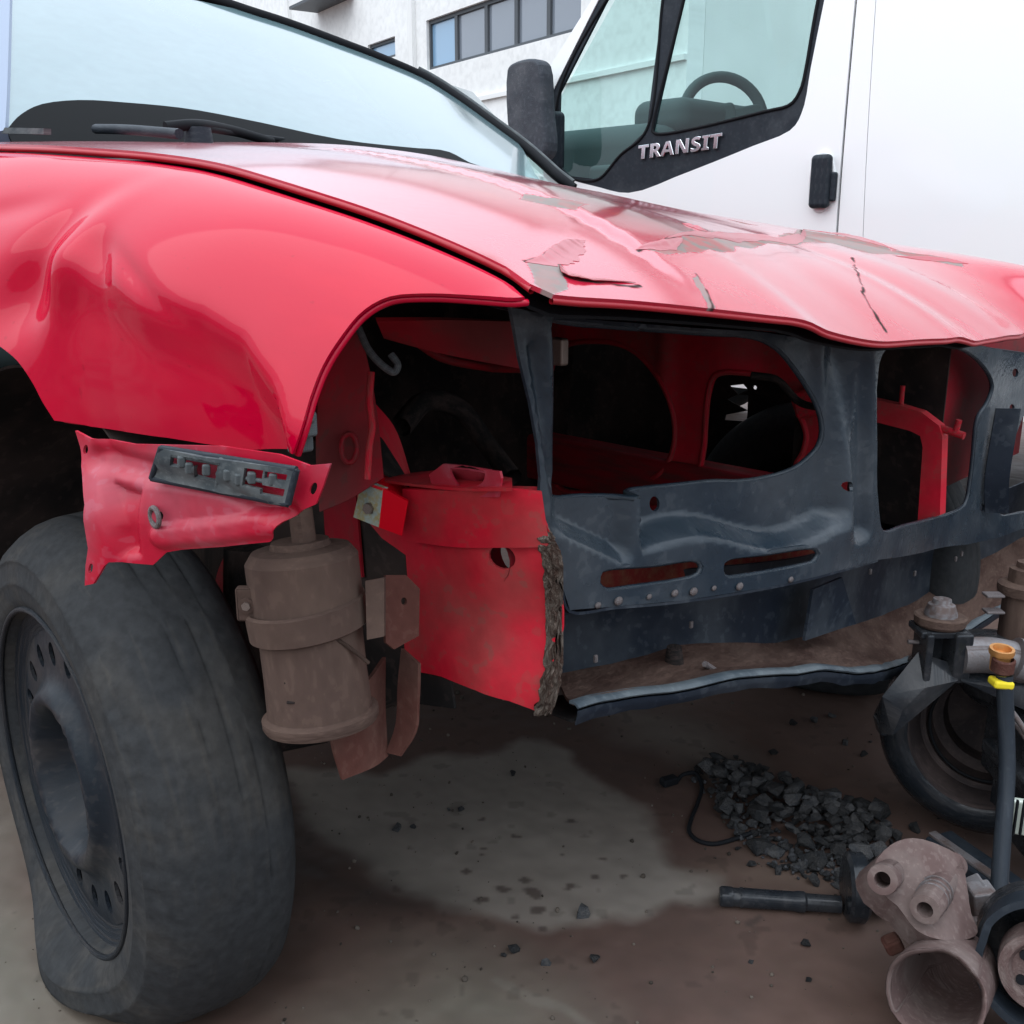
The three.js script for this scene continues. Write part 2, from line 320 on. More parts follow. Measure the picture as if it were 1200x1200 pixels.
// ---------------- hood: a height over (b, a)
const MID = 0.78;
const frontA = (b) => 0.575 + 0.03 * (1 - ((b - MID) / 0.58) ** 2) - 0.06 * Math.max(0, (b - 1.15) / 0.25) ** 2;
const rearA = (b) => -0.33 - 0.07 * ((b - MID) / 0.58) ** 2;
const frontEdge = [];                                         // (b, h) along the front edge, from the line of sight
for (const [px, py] of [[619, 338], [660, 345], [740, 352], [830, 362], [900, 370], [945, 376], [972, 388], [1010, 396], [1060, 398], [1130, 396], [1198, 392]]) {
  let b = 0.3, p; for (let k = 0; k < 40; k++) { p = K(px, py, { a: frontA(b) }); b = mix(b, -p.z, 0.5); }
  frontEdge.push([b, p.y]);
}
console.log('front edge', frontEdge.map((p) => p.map((x) => x.toFixed(3)).join(' ')).join(' | '));
const eH = spline([...frontEdge, [1.25, 0.778], [1.34, 0.828], [1.42, 0.846]].filter((p, i, A) => !i || p[0] > A[i - 1][0] + 0.015));
const rH = (b) => 1.03 - 0.018 * ((b - MID) / 0.6) ** 2 - 0.035 * step(0.6, 1.42, b);
const bump1 = (x, w) => Math.exp(-(x * x) / (w * w));
const crestH = spline([[0.1, 0.87], [0.25, 0.862], [0.5, 0.85], [0.8, 0.838], [1.1, 0.838], [1.42, 0.848]]);
function hoodH(a, b) {
  const ar = rearA(b), t = (a - ar) / (frontA(b) - ar), e = eH(b), r = rH(b), tt = Math.max(-0.2, t);
  const c = crestH(b), near = 0.4 * tt + 0.6 * tt ** 3, far = 1.2 * tt - 0.2 * tt * tt;   // a gentle slope, then a rolled nose
  let h = r - (r - c) * mix(near, far, step(0.3, 1.0, b)) - (c - e) * Math.max(0, tt) ** 7;
  const mid = step(0.05, 0.3, t) * (1 - step(0.8, 1.0, t));
  h += 0.006 * mid * (step(0.50, 0.53, b + 0.1 * t) - step(1.03, 1.06, b - 0.1 * t));           // raised middle field
  const cr = step(0.55, 0.95, t);
  h += cr * (0.002 * bump1(b - 0.93 + 0.12 * (1 - t), 0.025) - 0.003 * bump1(b - 0.98 + 0.14 * (1 - t), 0.03) + 0.003 * bump1(b - 1.1 + 0.3 * (1 - t), 0.05) - 0.003 * bump1(b - 0.72 - 0.2 * (1 - t), 0.06));
  h += 0.003 * (fbm(a * 5 + 9, b * 5 + 3, 2, 0, 8) - 0.5);
  return h;
}
const hoodS = (b, a) => V(a, hoodH(a, b), b);
const gapPx = [[200, 182], [240, 191], [300, 206], [350, 219], [400, 234], [450, 252], [480, 264], [520, 280], [560, 298], [600, 318], [617, 332]];
const gapBA = CAR.uvs(hoodS, gapPx, [0.17, 0.06]);
console.log('gap', gapBA.map((p) => p.map((x) => x.toFixed(3)).join(' ')).join(' | '));
const nearB = spline([[-0.9, 0.17], [-0.44, 0.1], [-0.1, 0.1], ...[0, 3, 5, 7, 9, 10].map((i) => [gapBA[i][1], gapBA[i][0]])].filter((p, i, A) => !i || p[0] > A[i - 1][0] + 0.01));
// paint of the hood, in (b, a)
const HB = [0.1, 1.45, -0.5, 0.65];
const h2 = (pts) => CAR.uvs(hoodS, pts, [0.6, 0.4]);
const peels = [
  [[618, 308], [632, 303], [645, 297], [652, 305], [660, 318], [662, 338], [640, 343], [622, 330]],
  [[752, 291], [775, 286], [795, 279], [815, 272], [838, 271], [850, 275], [880, 276], [905, 281], [925, 273], [940, 268], [960, 278], [1000, 287], [1040, 293], [1060, 299], [1020, 297], [985, 290], [940, 284], [900, 287], [860, 294], [820, 296], [780, 297]],
  [[610, 226], [640, 231], [690, 240], [675, 246], [640, 240], [612, 234]],
  [[1040, 292], [1090, 299], [1130, 306], [1128, 312], [1090, 306], [1050, 298]],
  [[840, 252], [870, 256], [905, 262], [930, 268], [905, 272], [870, 262]],
  [[806, 323], [812, 320], [836, 358], [830, 362]],
].map(h2);
const cracks = [
  [[615, 307], [636, 303], [650, 293], [668, 284], [686, 282]], [[655, 311], [662, 325], [680, 330], [745, 332]],
  [[745, 293], [775, 286], [800, 279]], [[780, 280], [815, 273], [838, 275], [880, 277], [915, 281], [935, 275], [942, 268]], [[800, 262], [830, 272]],
  [[942, 268], [980, 274], [1020, 283], [1050, 293]], [[1050, 300], [1100, 304], [1135, 309]], [[811, 318], [824, 335], [834, 362]], [[1000, 300], [1012, 345], [1040, 392]],
  [[690, 231], [760, 246], [800, 262]],
].map(h2);
const redFlecks = [[[570, 226], [585, 232]], [[712, 249], [760, 259], [800, 270]]].map(h2);
const hoodTex = [0, 1, 2].map((which) => tex(which ? 512 : 1024, which ? 512 : 1024, (u, v) => {
  const b = mix(HB[0], HB[1], u), a = mix(HB[2], HB[3], v), wob = 0.016 * (fbm(b * 18, a * 18, 4, 0, 61) - 0.5), wob2 = 0.016 * (fbm(b * 18 + 50, a * 18, 4, 0, 67) - 0.5);
  const x = b + wob, y = a + wob2, n = fbm(b * 9, a * 9, 5, 0, 71), f = fbm(b * 90, a * 90, 3, 0, 73);
  const peel = peels.some((P) => inPoly(x, y, P));
  const back = step(0.25, -0.25, a + 0.35 * (n - 0.5)) * step(0.3, 0.8, n + 0.25);
  const cd = Math.min(...cracks.map((c) => lineDist(x, y, c)));
  const cw = 0.0003 + 0.0014 * step(0.35, 0.7, fbm(b * 26, a * 26, 3, 0, 79)); const crack = (1 - step(cw, cw + 0.0012, cd)) * step(0.3, 0.42, fbm(b * 40, a * 40, 2, 0, 83)), flake = step(0.6, 0.75, n) * step(-0.1, 0.3, 0.35 - a);
  if (which === 2) return peel ? 0.04 : 1 - crack;
  if (which) return peel ? 0.85 : mix(0.16 + 0.2 * back + 0.22 * flake + 0.1 * n, 0.9, crack);
  let c = blend(RED, [0.5, 0.15, 0.18], clamp(0.02 + 0.8 * back + 0.35 * (n - 0.4)));
  c = blend(c, [0.45, 0.2, 0.2], 0.5 * flake);
  if (peel) c = blend(blend([0.2, 0.165, 0.15], [0.3, 0.12, 0.115], step(0.35, 0.6, f)), [0.27, 0.23, 0.215], step(0.45, 0.65, n) * 0.7);
  const fl = Math.min(...redFlecks.map((r) => lineDist(x, y, r)));
  if (fl < 0.006 && f > 0.4) c = [0.5, 0.02, 0.02];
  return shade(blend(c, [0.045, 0.022, 0.02], crack), 0.94 + 0.12 * f);
}, !which, THREE.ClampToEdgeWrapping));
M.hood = phy({ map: hoodTex[0], roughnessMap: hoodTex[1], roughness: 1, specularIntensity: 0.15, clearcoat: 1, clearcoatMap: hoodTex[2], clearcoatRoughness: 0.1, bumpMap: rep(N1, 0.05), bumpScale: 0.0002 });
const nearLoop = [...Array(34)].map((_, i) => mix(-0.39, gapBA[10][1], i / 33)).map((a) => [nearB(a) + 0.004, a]);
const tipB = nearLoop[33][0];
const frontLoop = [...Array(40)].map((_, i) => mix(tipB + 0.012, 1.36, i / 39)).map((b) => [b, frontA(b)]);
const farLoop = [...Array(20)].map((_, i) => mix(0.5, -0.38, i / 19)).map((a) => [1.40 - 0.02 * step(0, 0.5, a), a]);
const hood = part('hood', sheet(hoodS, [[...nearLoop, ...frontLoop, ...farLoop]], { g: 0.016, th: 0.004, side: -1, box: HB }), M.hood, car, 'faded red hood with peeling lacquer and grey bare patches');
{ // folded inner panel and hem below the skin
  const inS = (b, a) => V(a, hoodH(a, b) - 0.026, b);
  part('hood_inner_panel', sheet(inS, [[...nearLoop.map(([b, a]) => [b + 0.02, a - 0.02]), ...frontLoop.map(([b, a]) => [Math.max(b, tipB + 0.03), a - 0.022]), ...farLoop.map(([b, a]) => [b - 0.02, a])]], { g: 0.05, th: 0.003, side: -1 }), M.black, hood);
  const hem = frontLoop.map(([b, a]) => V(a - 0.003, hoodH(a, b) - 0.005, b));
  part('hood_hem', [tube(hem, 0.0028, { n: 160, k: 8 }), tube(nearLoop.map(([b, a]) => V(a, hoodH(a, b) - 0.005, b + 0.002)), 0.0034, { n: 80, k: 8 })], phy({ color: new THREE.Color(0.36, 0.008, 0.018), roughness: 0.35 }), hood);
}

{ // flakes of lacquer that curl up beside the cracks
  const flakeM = phy({ color: new THREE.Color(0.36, 0.03, 0.045), roughness: 0.35, clearcoat: 0.5, clearcoatRoughness: 0.2 });
  for (const [k, w, s] of [[0, 0.02, 1], [1, 0.014, -1], [2, 0.012, 1], [3, 0.022, 1], [4, 0.012, 1], [5, 0.02, 1], [6, 0.012, 1]]) {
    const L = smooth2(cracks[k], false, 6), row = (o, lift) => L.map((p, i) => {
      const a = L[Math.max(0, i - 1)], b = L[Math.min(L.length - 1, i + 1)], l = Math.hypot(b[0] - a[0], b[1] - a[1]) || 1, n = [-(b[1] - a[1]) / l * s, (b[0] - a[0]) / l * s];
      const e = Math.sin(Math.PI * i / (L.length - 1)), r = 0.6 + 0.8 * fbm(i * 0.6 + k * 9, k, 3, 0, 51), q = [p[0] + n[0] * o * r * e, p[1] + n[1] * o * r * e];
      return hoodS(...q).add(new THREE.Vector3(0, 0.0004 + lift * e * r, 0));
    });
    part('lacquer_flake', loft([row(w, 0), row(w * 0.5, 0.0005), row(0.002, 0.0026), row(-0.001, 0.0032)], { nu: 60, nv: 9, th: 0.0005 }), flakeM, hood);
  }
}
// ---------------- fender: an elliptic section swept along the car
const b0 = spline([[-0.9, -0.075], [-0.4, -0.08], [0.0, -0.075], [0.25, -0.05], [0.4, 0.0], [0.5, 0.045], [0.62, 0.12]]);
const HLOW = 0.62;
let creaseOn = false; const creaseL = []; let dents = [];
function fenderS(a, v) {
  const psi = v / 0.4, bt = nearB(a) - 0.006, ht = hoodH(a, bt) - 0.012, o = b0(a);
  let b = bt - (bt - o) * Math.cos(psi), h = HLOW + (ht - HLOW) * Math.sin(psi);
  if (creaseOn) {
    const hc = interp(creaseL, a), m = step(creaseL[0][0] - 0.22, creaseL[0][0] - 0.04, a) * (1 - step(0.44, 0.5, a));
    const soft = (x, w) => 0.5 * (x + Math.sqrt(x * x + w * w)), d = soft(hc - h, 0.009);
    b += m * (0.8 * d - 0.5 * soft(d - 0.05, 0.02));
  }
  for (const [da, dh, ra, rh, tilt, amp] of dents) { const x = a - da, y = h - dh, X = (x * Math.cos(tilt) + y * Math.sin(tilt)) / ra, Y = (-x * Math.sin(tilt) + y * Math.cos(tilt)) / rh; b += amp * Math.exp(-X * X - Y * Y); }
  b += 0.0006 * Math.sin(a * 17 + 3 * Math.sin(h * 11)) ;
  return V(a, h, b);
}
{
  const c = CAR.uvs(fenderS, [[118, 300], [160, 338], [236, 361], [285, 393], [322, 450], [338, 505]], [0.25, 0.2]);
  for (const [a, v] of c) creaseL.push([a, fenderS(a, v).y]);
  creaseL.sort((p, q) => p[0] - q[0]);
  console.log('crease', creaseL.map((p) => p.map((x) => x.toFixed(3)).join(' ')).join(' | '));
  creaseOn = true;
  const at = (px, py) => { const [a, v] = CAR.uv(fenderS, px, py, [0.2, 0.3]); return [a, fenderS(a, v).y]; };
  const D = [[[40, 300], 0.06, 0.026, 0.9, 0.013], [[112, 300], 0.03, 0.014, -0.5, 0.009], [[75, 330], 0.06, 0.022, 1.1, -0.009], [[20, 360], 0.05, 0.03, 0.5, 0.012], [[150, 320], 0.06, 0.01, -0.45, 0.006], [[5, 250], 0.09, 0.015, 0.1, 0.006]];
  dents = D.map(([p, ra, rh, t, amp]) => [...at(...p), ra, rh, t, amp]);
}
const cutPx = smooth2([[616, 352], [600, 353], [560, 350], [500, 347], [455, 351], [425, 368], [400, 398], [380, 430], [366, 465], [356, 500], [346, 531]], false, 3);
const botPx = [[346, 531], [300, 526], [250, 520], [200, 512], [150, 505], [110, 499], [66, 492]];
const archPx = smooth2([[66, 492], [52, 470], [40, 447], [22, 422], [0, 405]], false, 3);
const fCut = CAR.uvs(fenderS, cutPx, [0.55, 0.6]), fBot = CAR.uvs(fenderS, botPx, [0.45, 0.1]), fArch = CAR.uvs(fenderS, archPx, [0.25, 0.1]);
console.log('fender cut', fCut[0], fCut[10], fCut[fCut.length - 1], 'bot', fBot[6], 'arch', fArch[fArch.length - 1], fenderS(...fArch[fArch.length - 1]).y);
const last = fArch[fArch.length - 1], lastP = fenderS(...last);
const VT = 0.4 * Math.PI / 2;
const archBack = [];
{ // the arch goes on round the wheel behind the frame's edge
  const r0 = Math.hypot(last[0], lastP.y - HUBH), t0 = Math.atan2(lastP.y - HUBH, last[0]);
  for (let i = 1; i <= 10; i++) { const t = mix(t0, Math.PI * 0.86, i / 10), a = r0 * Math.cos(t), h = Math.max(HLOW + 0.01, HUBH + r0 * Math.sin(t)), bt = nearB(a) - 0.006, ht = hoodH(a, bt) - 0.012; archBack.push([a, 0.4 * Math.asin(clamp((h - HLOW) / (ht - HLOW)))]); }
}
const fTop = [...Array(36)].map((_, i) => [mix(-0.62, fCut[0][0], i / 35), VT]);
M.paint = phy({ map: rep(tex(512, 512, (u, v) => { const n = fbm(u * 5, v * 5, 6, 5, 81), s = fbm(u * 60, v * 60, 2, 60, 85); return shade(blend(RED, [0.55, 0.006, 0.03], step(0.45, 0.8, n) * 0.4), s > 0.9 ? 0.85 : 1); }), 0.6), roughness: 0.4, specularIntensity: 0, clearcoat: 0.68, clearcoatRoughness: 0.07, bumpMap: rep(N1, 0.05), bumpScale: 0.00012 });
const fender = part('front_fender', sheet(fenderS, [[...fTop, ...fCut, ...fBot.slice(1), ...fArch.slice(1), ...archBack, [-0.62, 0.01]]], { g: 0.0095, th: 0.003, side: -1 }), M.paint, car, 'glossy red front fender with a creased dent above the wheel');
{
  const lip = [...fBot.slice(1), ...fArch.slice(1), ...archBack].map((p) => fenderS(...p).add(new THREE.Vector3(0, 0.002, -0.004)));
  const cutL = fCut.map((p) => fenderS(...p).add(new THREE.Vector3(-0.003, -0.002, -0.004)));
  part('fender_lip', [tube(cutL, 0.003, { n: 120, k: 8 }), tube(lip, 0.0035, { n: 120, k: 8 })], M.paint, fender);
  // arch return flange
  part('arch_flange', loft([[...fArch, ...archBack].map((p) => fenderS(...p)), [...fArch, ...archBack].map((p) => fenderS(...p).add(new THREE.Vector3(0, 0.004, -0.03)))], { nu: 40, th: 0.002 }), M.redDull, fender);
}
// red channel under the hood edge
part('fender_rail', loft([[...Array(20)].map((_, i) => { const a = mix(-0.4, 0.5, i / 19), bt = nearB(a) - 0.004; return V(a, hoodH(a, bt) - 0.013, bt - 0.003); }), [...Array(20)].map((_, i) => { const a = mix(-0.4, 0.5, i / 19), bt = nearB(a); return V(a, hoodH(a, bt) - 0.03, bt + 0.006); }), [...Array(20)].map((_, i) => { const a = mix(-0.4, 0.5, i / 19), bt = nearB(a); return V(a, hoodH(a, bt) - 0.034, bt + 0.05); })], { nu: 30, straight: true }), M.redDull, car);

// ---------------- windshield, cowl, roof
const wsS = (b, v) => { const q = (b - MID) / 0.58; return V(-0.385 - 0.08 * q * q - 0.853 * v, 0.985 + 0.522 * v + 0.03 * v * (1 - v) - 0.01 * q * q, b); };
const farPx = smooth2([[657, 213], [620, 180], [580, 150], [540, 121], [500, 96], [450, 74], [400, 55], [340, 33], [290, 17], [240, 0]], false, 3);
const wsFar = CAR.uvs(wsS, farPx, [1.36, 0.05]);
console.log('ws far', wsFar.filter((_, i) => i % 4 === 0).map((p) => p.map((x) => x.toFixed(2)).join(' ')).join(' | '));
const fritPx = smooth2([[8, 156], [22, 140], [45, 127], [90, 121], [150, 124], [220, 131], [300, 146], [400, 167], [480, 176], [522, 180], [548, 193]], false, 3);
const wsFrit = CAR.uvs(wsS, fritPx, [0.3, 0.05]);
console.log('ws frit', wsFrit.filter((_, i) => i % 4 === 0).map((p) => p.map((x) => x.toFixed(2)).join(' ')).join(' | '));
const mir = ([b, v]) => [2 * MID - b, v];
{ // the glass: dusty, with a clearer strip by the far pillar
  const up = [...wsFar].reverse().filter((p) => p[0] > 0.86), roof = up[0];
  const frit = [...wsFrit].reverse();                          // far to near
  const dustTex = tex(512, 512, (u, v) => { const n = fbm(u * 5, v * 5, 6, 5, 91), f = fbm(u * 50, v * 50, 2, 50, 92); return shade(blend([0.11, 0.185, 0.2], [0.16, 0.235, 0.25], n), 0.95 + 0.1 * f); });
  M.windshield = phy({ map: rep(dustTex, 0.9), roughness: 0.12, roughnessMap: null, transmission: 0.12, thickness: 0, clearcoat: 0.8, clearcoatRoughness: 0.05 });
  const clearEdge = CAR.uvs(wsS, [[553, 85 + 25], [585, 145], [612, 178], [625, 205]], [1.25, 0.3]);
  const iA = wsFar.findIndex((p) => p[1] > clearEdge[0][1]);
  const farLow = wsFar.slice(0, iA);
  const nearUV = CAR.uvs(wsS, [[8, 150], [10, 100], [12, 40], [13, -20], [14, -60]], [0.2, 0.1]), vr = roof[1] + 0.012;
  const glass = [...frit, ...nearUV, [0.5, Math.max(vr, nearUV[4][1])], [0.65, vr], [MID, vr], ...up.filter((p) => p[1] > clearEdge[0][1]), ...clearEdge, [clearEdge[3][0] - 0.02, 0.02], [wsFrit[wsFrit.length - 1][0], 0.03]];
  const ws = part('windshield', sheet(wsS, [glass], { g: 0.04, th: 0.005, side: -1 }), M.windshield, car, 'pale dusty windshield');
  part('clear_glass', sheet(wsS, [[...farLow, ...clearEdge.map((p) => [p[0] + 0.001, p[1]]), [clearEdge[3][0] - 0.018, 0.02], [1.3, 0.0]]], { g: 0.04, th: 0, side: -1 }), M.glass, ws, 'clear strip of glass beside the far pillar');
  part('windshield_seal', sheet(wsS, [[...wsFrit.map((p) => [p[0], p[1] - 0.001]), [1.32, -0.03], [0.2, -0.03]]], { g: 0.04, th: 0.006, side: -1 }), M.frit, ws);
  const line = [[wsFar[0][0] + 0.012, wsFar[0][1] - 0.04], ...wsFar].map((p) => wsS(...p)), roofLine = [...line, ...[MID, 0.7, 0.6, 0.5, 0.42].map((b) => wsS(b, wsFar[wsFar.length - 1][1] + 0.014 + 0.25 * Math.max(0, 0.6 - b)))];
  const all = [...line.slice(0, -1), ...roofLine.slice(line.length)];
  part('windshield_trim', tube(all.map((p) => p.clone().add(new THREE.Vector3(0.0, 0.008, 0))), 0.011, { n: 140, k: 8 }), M.black, ws);
  part('pillar_trim', tube(line.filter((p) => p.y < 1.25).map((p) => p.clone().add(new THREE.Vector3(-0.012, 0.022, -0.01))), 0.006, { n: 60, k: 6 }), M.greyClip, ws);
  // pillars, roof, near side of the cabin
  part('pillar', loft([all.map((p) => p.clone().add(new THREE.Vector3(-0.01, 0, 0))), all.map((p) => p.clone().add(new THREE.Vector3(-0.05, 0.006, p.z < -1.1 ? -0.03 : 0)))], { nu: 60, th: 0.02 }), M.black, car);
  const np = CAR.uvs(wsS, [[7, 158], [9, 120], [11, 60], [13, -10]], [0.2, 0.1]).map((p) => wsS(...p).add(new THREE.Vector3(0.01, 0.006, 0.004)));
  part('windshield_pillar', loft([np, np.map((p) => p.clone().add(new THREE.Vector3(-0.1, -0.02, 0.06)))], { nu: 20, th: 0.02 }), phy({ color: new THREE.Color(0.2, 0.25, 0.34), roughness: 0.4 }), car);
  part('roof', loft([[0.3, 0.5, 0.78, 1.06, 1.26].map((b) => V(-1.08 - 0.0 * ((b - MID) / 0.5) ** 2, 1.365 - 0.1 * ((b - MID) / 0.5) ** 2, b)), [0.26, 0.5, 0.78, 1.06, 1.3].map((b) => V(-1.6, 1.39 - 0.1 * ((b - MID) / 0.5) ** 2, b)), [0.26, 0.5, 0.78, 1.06, 1.3].map((b) => V(-2.3, 1.31 - 0.1 * ((b - MID) / 0.5) ** 2, b))], { nu: 20, nv: 12, th: 0.03, flip: true }), M.paint, car);
  for (const b of [0.02, 1.54]) part('door', loft([[V(-0.62, 0.3, b - 0.02 * Math.sign(MID - b)), V(-0.62, 0.7, b - 0.09 * Math.sign(MID - b)), V(-0.62, 0.96, b)], [V(-2.3, 0.3, b), V(-2.3, 0.7, b - 0.09 * Math.sign(MID - b)), V(-2.3, 0.96, b)]], { nu: 10, th: 0.03 }), M.paint, car);
  part('dashboard', loft([[V(-0.5, 0.97, 0.2), V(-0.46, 1.0, 0.78), V(-0.5, 0.97, 1.34)], [V(-0.95, 1.0, 0.2), V(-0.9, 1.03, 0.78), V(-0.95, 1.0, 1.34)], [V(-1.0, 0.7, 0.2), V(-0.95, 0.7, 0.78), V(-1.0, 0.7, 1.34)]], { nu: 16, nv: 10, th: 0.02 }), M.cabin, car);
  part('bulkhead', loft([[V(-2.3, 0.3, 0.05), V(-2.3, 0.3, 1.5)], [V(-2.3, 1.0, 0.05), V(-2.3, 1.0, 1.5)], [V(-2.25, 1.3, 0.3), V(-2.25, 1.3, 1.26)]], { nu: 4, th: 0.02 }), M.cabin, car);
  for (const b of [0.5, 1.08]) part('seat', [new RoundedBoxGeometry(0.16, 0.75, 0.46, 3, 0.07).rotateZ(0.25).translate(-1.6, 0.9, -b), new RoundedBoxGeometry(0.1, 0.2, 0.26, 3, 0.05).rotateZ(0.2).translate(-1.74, 1.3, -b)], M.cabin, car);
  part('floor_pan', loft([[V(-0.48, 0.28, 0.06), V(-0.48, 0.28, 1.5)], [V(-2.4, 0.28, 0.06), V(-2.4, 0.28, 1.5)]], { nu: 4, th: 0.02 }), M.liner, car);
}
{ // cowl and wiper
  const row = (da, dh) => [0.14, 0.3, 0.5, 0.78, 1.06, 1.3].map((b) => V(rearA(b) + da, rH(b) + dh, b));
  part('cowl_panel', loft([row(-0.005, -0.03), row(-0.05, -0.028), row(-0.11, -0.012)], { nu: 24, th: 0.004 }), M.blackTrim, car);
  const grille = kk([[112, 151], [150, 152], [210, 157]], { b: 0.32 }), base = K(232, 152, { b: 0.4 });
  const wiper = part('wiper', capped([base.clone().add(new THREE.Vector3(0, 0, 0.05)), base.clone().add(new THREE.Vector3(0, 0.006, 0.01)), ...kk([[262, 150], [300, 161], [340, 170]], { b: 0.5 }).slice(0, 0), K(268, 152, { b: 0.5 }), K(318, 166, { b: 0.62 })], 0.008, 8), M.black, car);
  part('wiper_pivot', along(new THREE.CylinderGeometry(0.018, 0.022, 0.03, 16), base.clone().add(new THREE.Vector3(0, -0.012, 0)), base.clone().add(new THREE.Vector3(0, 1, 0))), M.blackTrim, wiper);
  part('wiper_blade', capped([K(240, 150, { b: 0.42 }), K(300, 160, { b: 0.58 }), K(420, 176, { b: 0.85 })], 0.005, 6), M.black, wiper);
  part('cowl_grille', [capped(grille, 0.007, 8)], M.blackTrim, car);
  part('cowl_end', loft([kk([[14, 150], [60, 151]], { b: 0.2 }), kk([[10, 157], [60, 158]], { b: 0.2 })], { nu: 4, th: 0.01 }), M.greyClip, car);
}

// ---------------- radiator support: a sheet over (b, h), pressed with ribs and pockets
const supA = (b) => 0.468 + 0.075 * step(0.28, 0.8, b) - 0.06 * step(0.82, 1.3, b);
let pocket = () => 0;
const supS = (b, h) => V(supA(b) - pocket(b, h), h, b);
const SP = (pts, g = [0.6, 0.6]) => CAR.uvs(supS, pts, g);
{
  const outer = SP([[598, 360], [618, 364], [640, 369], [700, 375], [760, 380], [850, 387], [920, 391], [960, 397], [1000, 400], [1040, 403], [1110, 400], [1140, 403], [1170, 409], [1200, 413], [1240, 419], [1265, 424], [1265, 608], [1240, 610], [1200, 619], [1170, 630], [1134, 638], [1080, 648], [1029, 656], [985, 668], [960, 675], [900, 688], [800, 704], [720, 711], [668, 715], [660, 690], [648, 650], [636, 615], [631, 595], [634, 560], [630, 520], [621, 470], [609, 420], [603, 385]], [0.33, 0.75]);
  const h1 = SP(smooth2([[648, 378], [700, 381], [780, 387], [860, 393], [920, 398], [945, 412], [968, 440], [984, 470], [991, 505], [986, 532], [970, 550], [945, 562], [900, 571], [870, 571], [830, 575], [770, 582], [740, 586], [700, 587], [665, 587], [664, 560], [660, 515], [654, 450], [648, 405]], true, 3), [0.4, 0.7]);
  const h2 = SP(smooth2([[1030, 428], [1040, 408], [1060, 403], [1085, 402], [1110, 403], [1135, 412], [1155, 430], [1165, 452], [1158, 474], [1148, 490], [1143, 530], [1140, 560], [1133, 592], [1120, 601], [1090, 610], [1060, 618], [1036, 624], [1030, 600], [1028, 520]], true, 3), [0.9, 0.65]);
  const h3 = SP([[1198, 490], [1188, 518], [1174, 552], [1163, 580], [1164, 594], [1174, 605], [1200, 601], [1240, 594], [1243, 470], [1215, 470]], [1.3, 0.65]);
  const s1 = SP([[704, 676], [706, 670], [712, 667], [770, 662], [814, 656], [821, 658], [825, 664], [822, 673], [814, 678], [740, 690], [713, 693], [706, 689], [703, 683]], [0.45, 0.5]);
  const s2 = SP([[848, 668], [849, 660], [855, 655], [900, 649], [950, 642], [958, 643], [962, 649], [957, 659], [950, 662], [868, 677], [855, 678], [849, 674]], [0.65, 0.5]);
  const eye = SP(ring(796, 597, 6, 9, 14), [0.6, 0.55]), holes = [];
  for (const [x, y, r] of [[999, 571, 4], [1190, 437, 3.5], [1186, 478, 3], [1172, 516, 4.5], [1151, 595, 3]]) holes.push(SP(ring(x, y, r, r * 1.5, 10), [1, 0.6]));
  const band = (line, y0) => line;
  const P1 = SP([[757, 640], [985, 622]], [0.6, 0.55]), P2 = SP([[757, 612], [985, 575]], [0.6, 0.55]), L1 = SP([[660, 618], [735, 655]], [0.42, 0.52]);
  const cen = SP([[1012, 420], [1012, 628]], [0.8, 0.6]), lef = SP([[622, 390], [652, 575]], [0.33, 0.65]), bxL = P1[0][0], bxR = P1[1][0];
  pocket = (b, h) => {
    let o = 0;
    const t = clamp((b - bxL) / (bxR - bxL)), side = step(bxL - 0.008, bxL + 0.004, b) * (1 - step(bxR - 0.01, bxR + 0.03, b));
    const hl = mix(P1[0][1], P1[1][1], t) + 0.012 * Math.sin(t * 7);          // wavy shelf of the bumper pocket
    o += 0.034 * side * step(hl - 0.012, hl + 0.018, h);
    const hd = mix(L1[0][1], L1[1][1], clamp((b - L1[0][0]) / (L1[1][0] - L1[0][0])));
    o += 0.022 * step(L1[0][0] - 0.02, L1[0][0] + 0.01, b) * (1 - step(bxL - 0.03, bxL - 0.01, b)) * step(hd - 0.012, hd + 0.014, h);
    const bc = mix(cen[0][0], cen[1][0], clamp((cen[0][1] - h) / (cen[0][1] - cen[1][1])));
    o += 0.013 * Math.exp(-(((b - bc) / 0.02) ** 4)) * step(cen[1][1] - 0.012, cen[1][1] + 0.01, h);
    o -= 0.005 * Math.exp(-(((b - bc + 0.042) / 0.014) ** 2)) * step(cen[1][1] - 0.02, cen[1][1] + 0.02, h);
    const bl = mix(lef[0][0], lef[1][0], clamp((lef[0][1] - h) / (lef[0][1] - lef[1][1])));
    o += 0.009 * Math.exp(-(((b - bl - 0.004) / 0.009) ** 4)) * step(lef[1][1] - 0.01, lef[1][1] + 0.012, h) * (1 - step(lef[0][1] - 0.02, lef[0][1], h));
    o += 0.002 * (fbm(b * 12, h * 12, 3, 0, 14) - 0.5);
    return o;
  };
  const sup = part('radiator_support', sheet(supS, [outer, h1, h2, h3, s1, s2, eye, ...holes], { g: 0.0068, th: 0.004, side: 1 }), M.support, car, 'blue-black pressed steel radiator support with scuffed paint');
  // turned edges of the openings
  const edge = (L, r, closed = true) => tube(L.map((p) => supS(...p).add(new THREE.Vector3(-0.004, 0, 0))), r, { closed, n: L.length * 3, k: 7 });
  part('opening_edge', [edge(h1, 0.0035), edge(h2, 0.0035), edge(h3, 0.003)], M.support, sup);
  part('slot_lip', [edge(s1, 0.0035), edge(s2, 0.0035)], M.support, sup);
  // brace to the right and small clips
  const br = [[1163, 478], [1150, 560], [1150, 600]].map((p) => supS(...SP([p], [1.2, 0.6])[0]).add(new THREE.Vector3(0.006, 0, 0)));
  part('brace', loft([br, br.map((p, i) => p.clone().add(new THREE.Vector3(0.03, 0, -0.026)))], { nu: 10, th: 0.003 }), M.valance, sup);
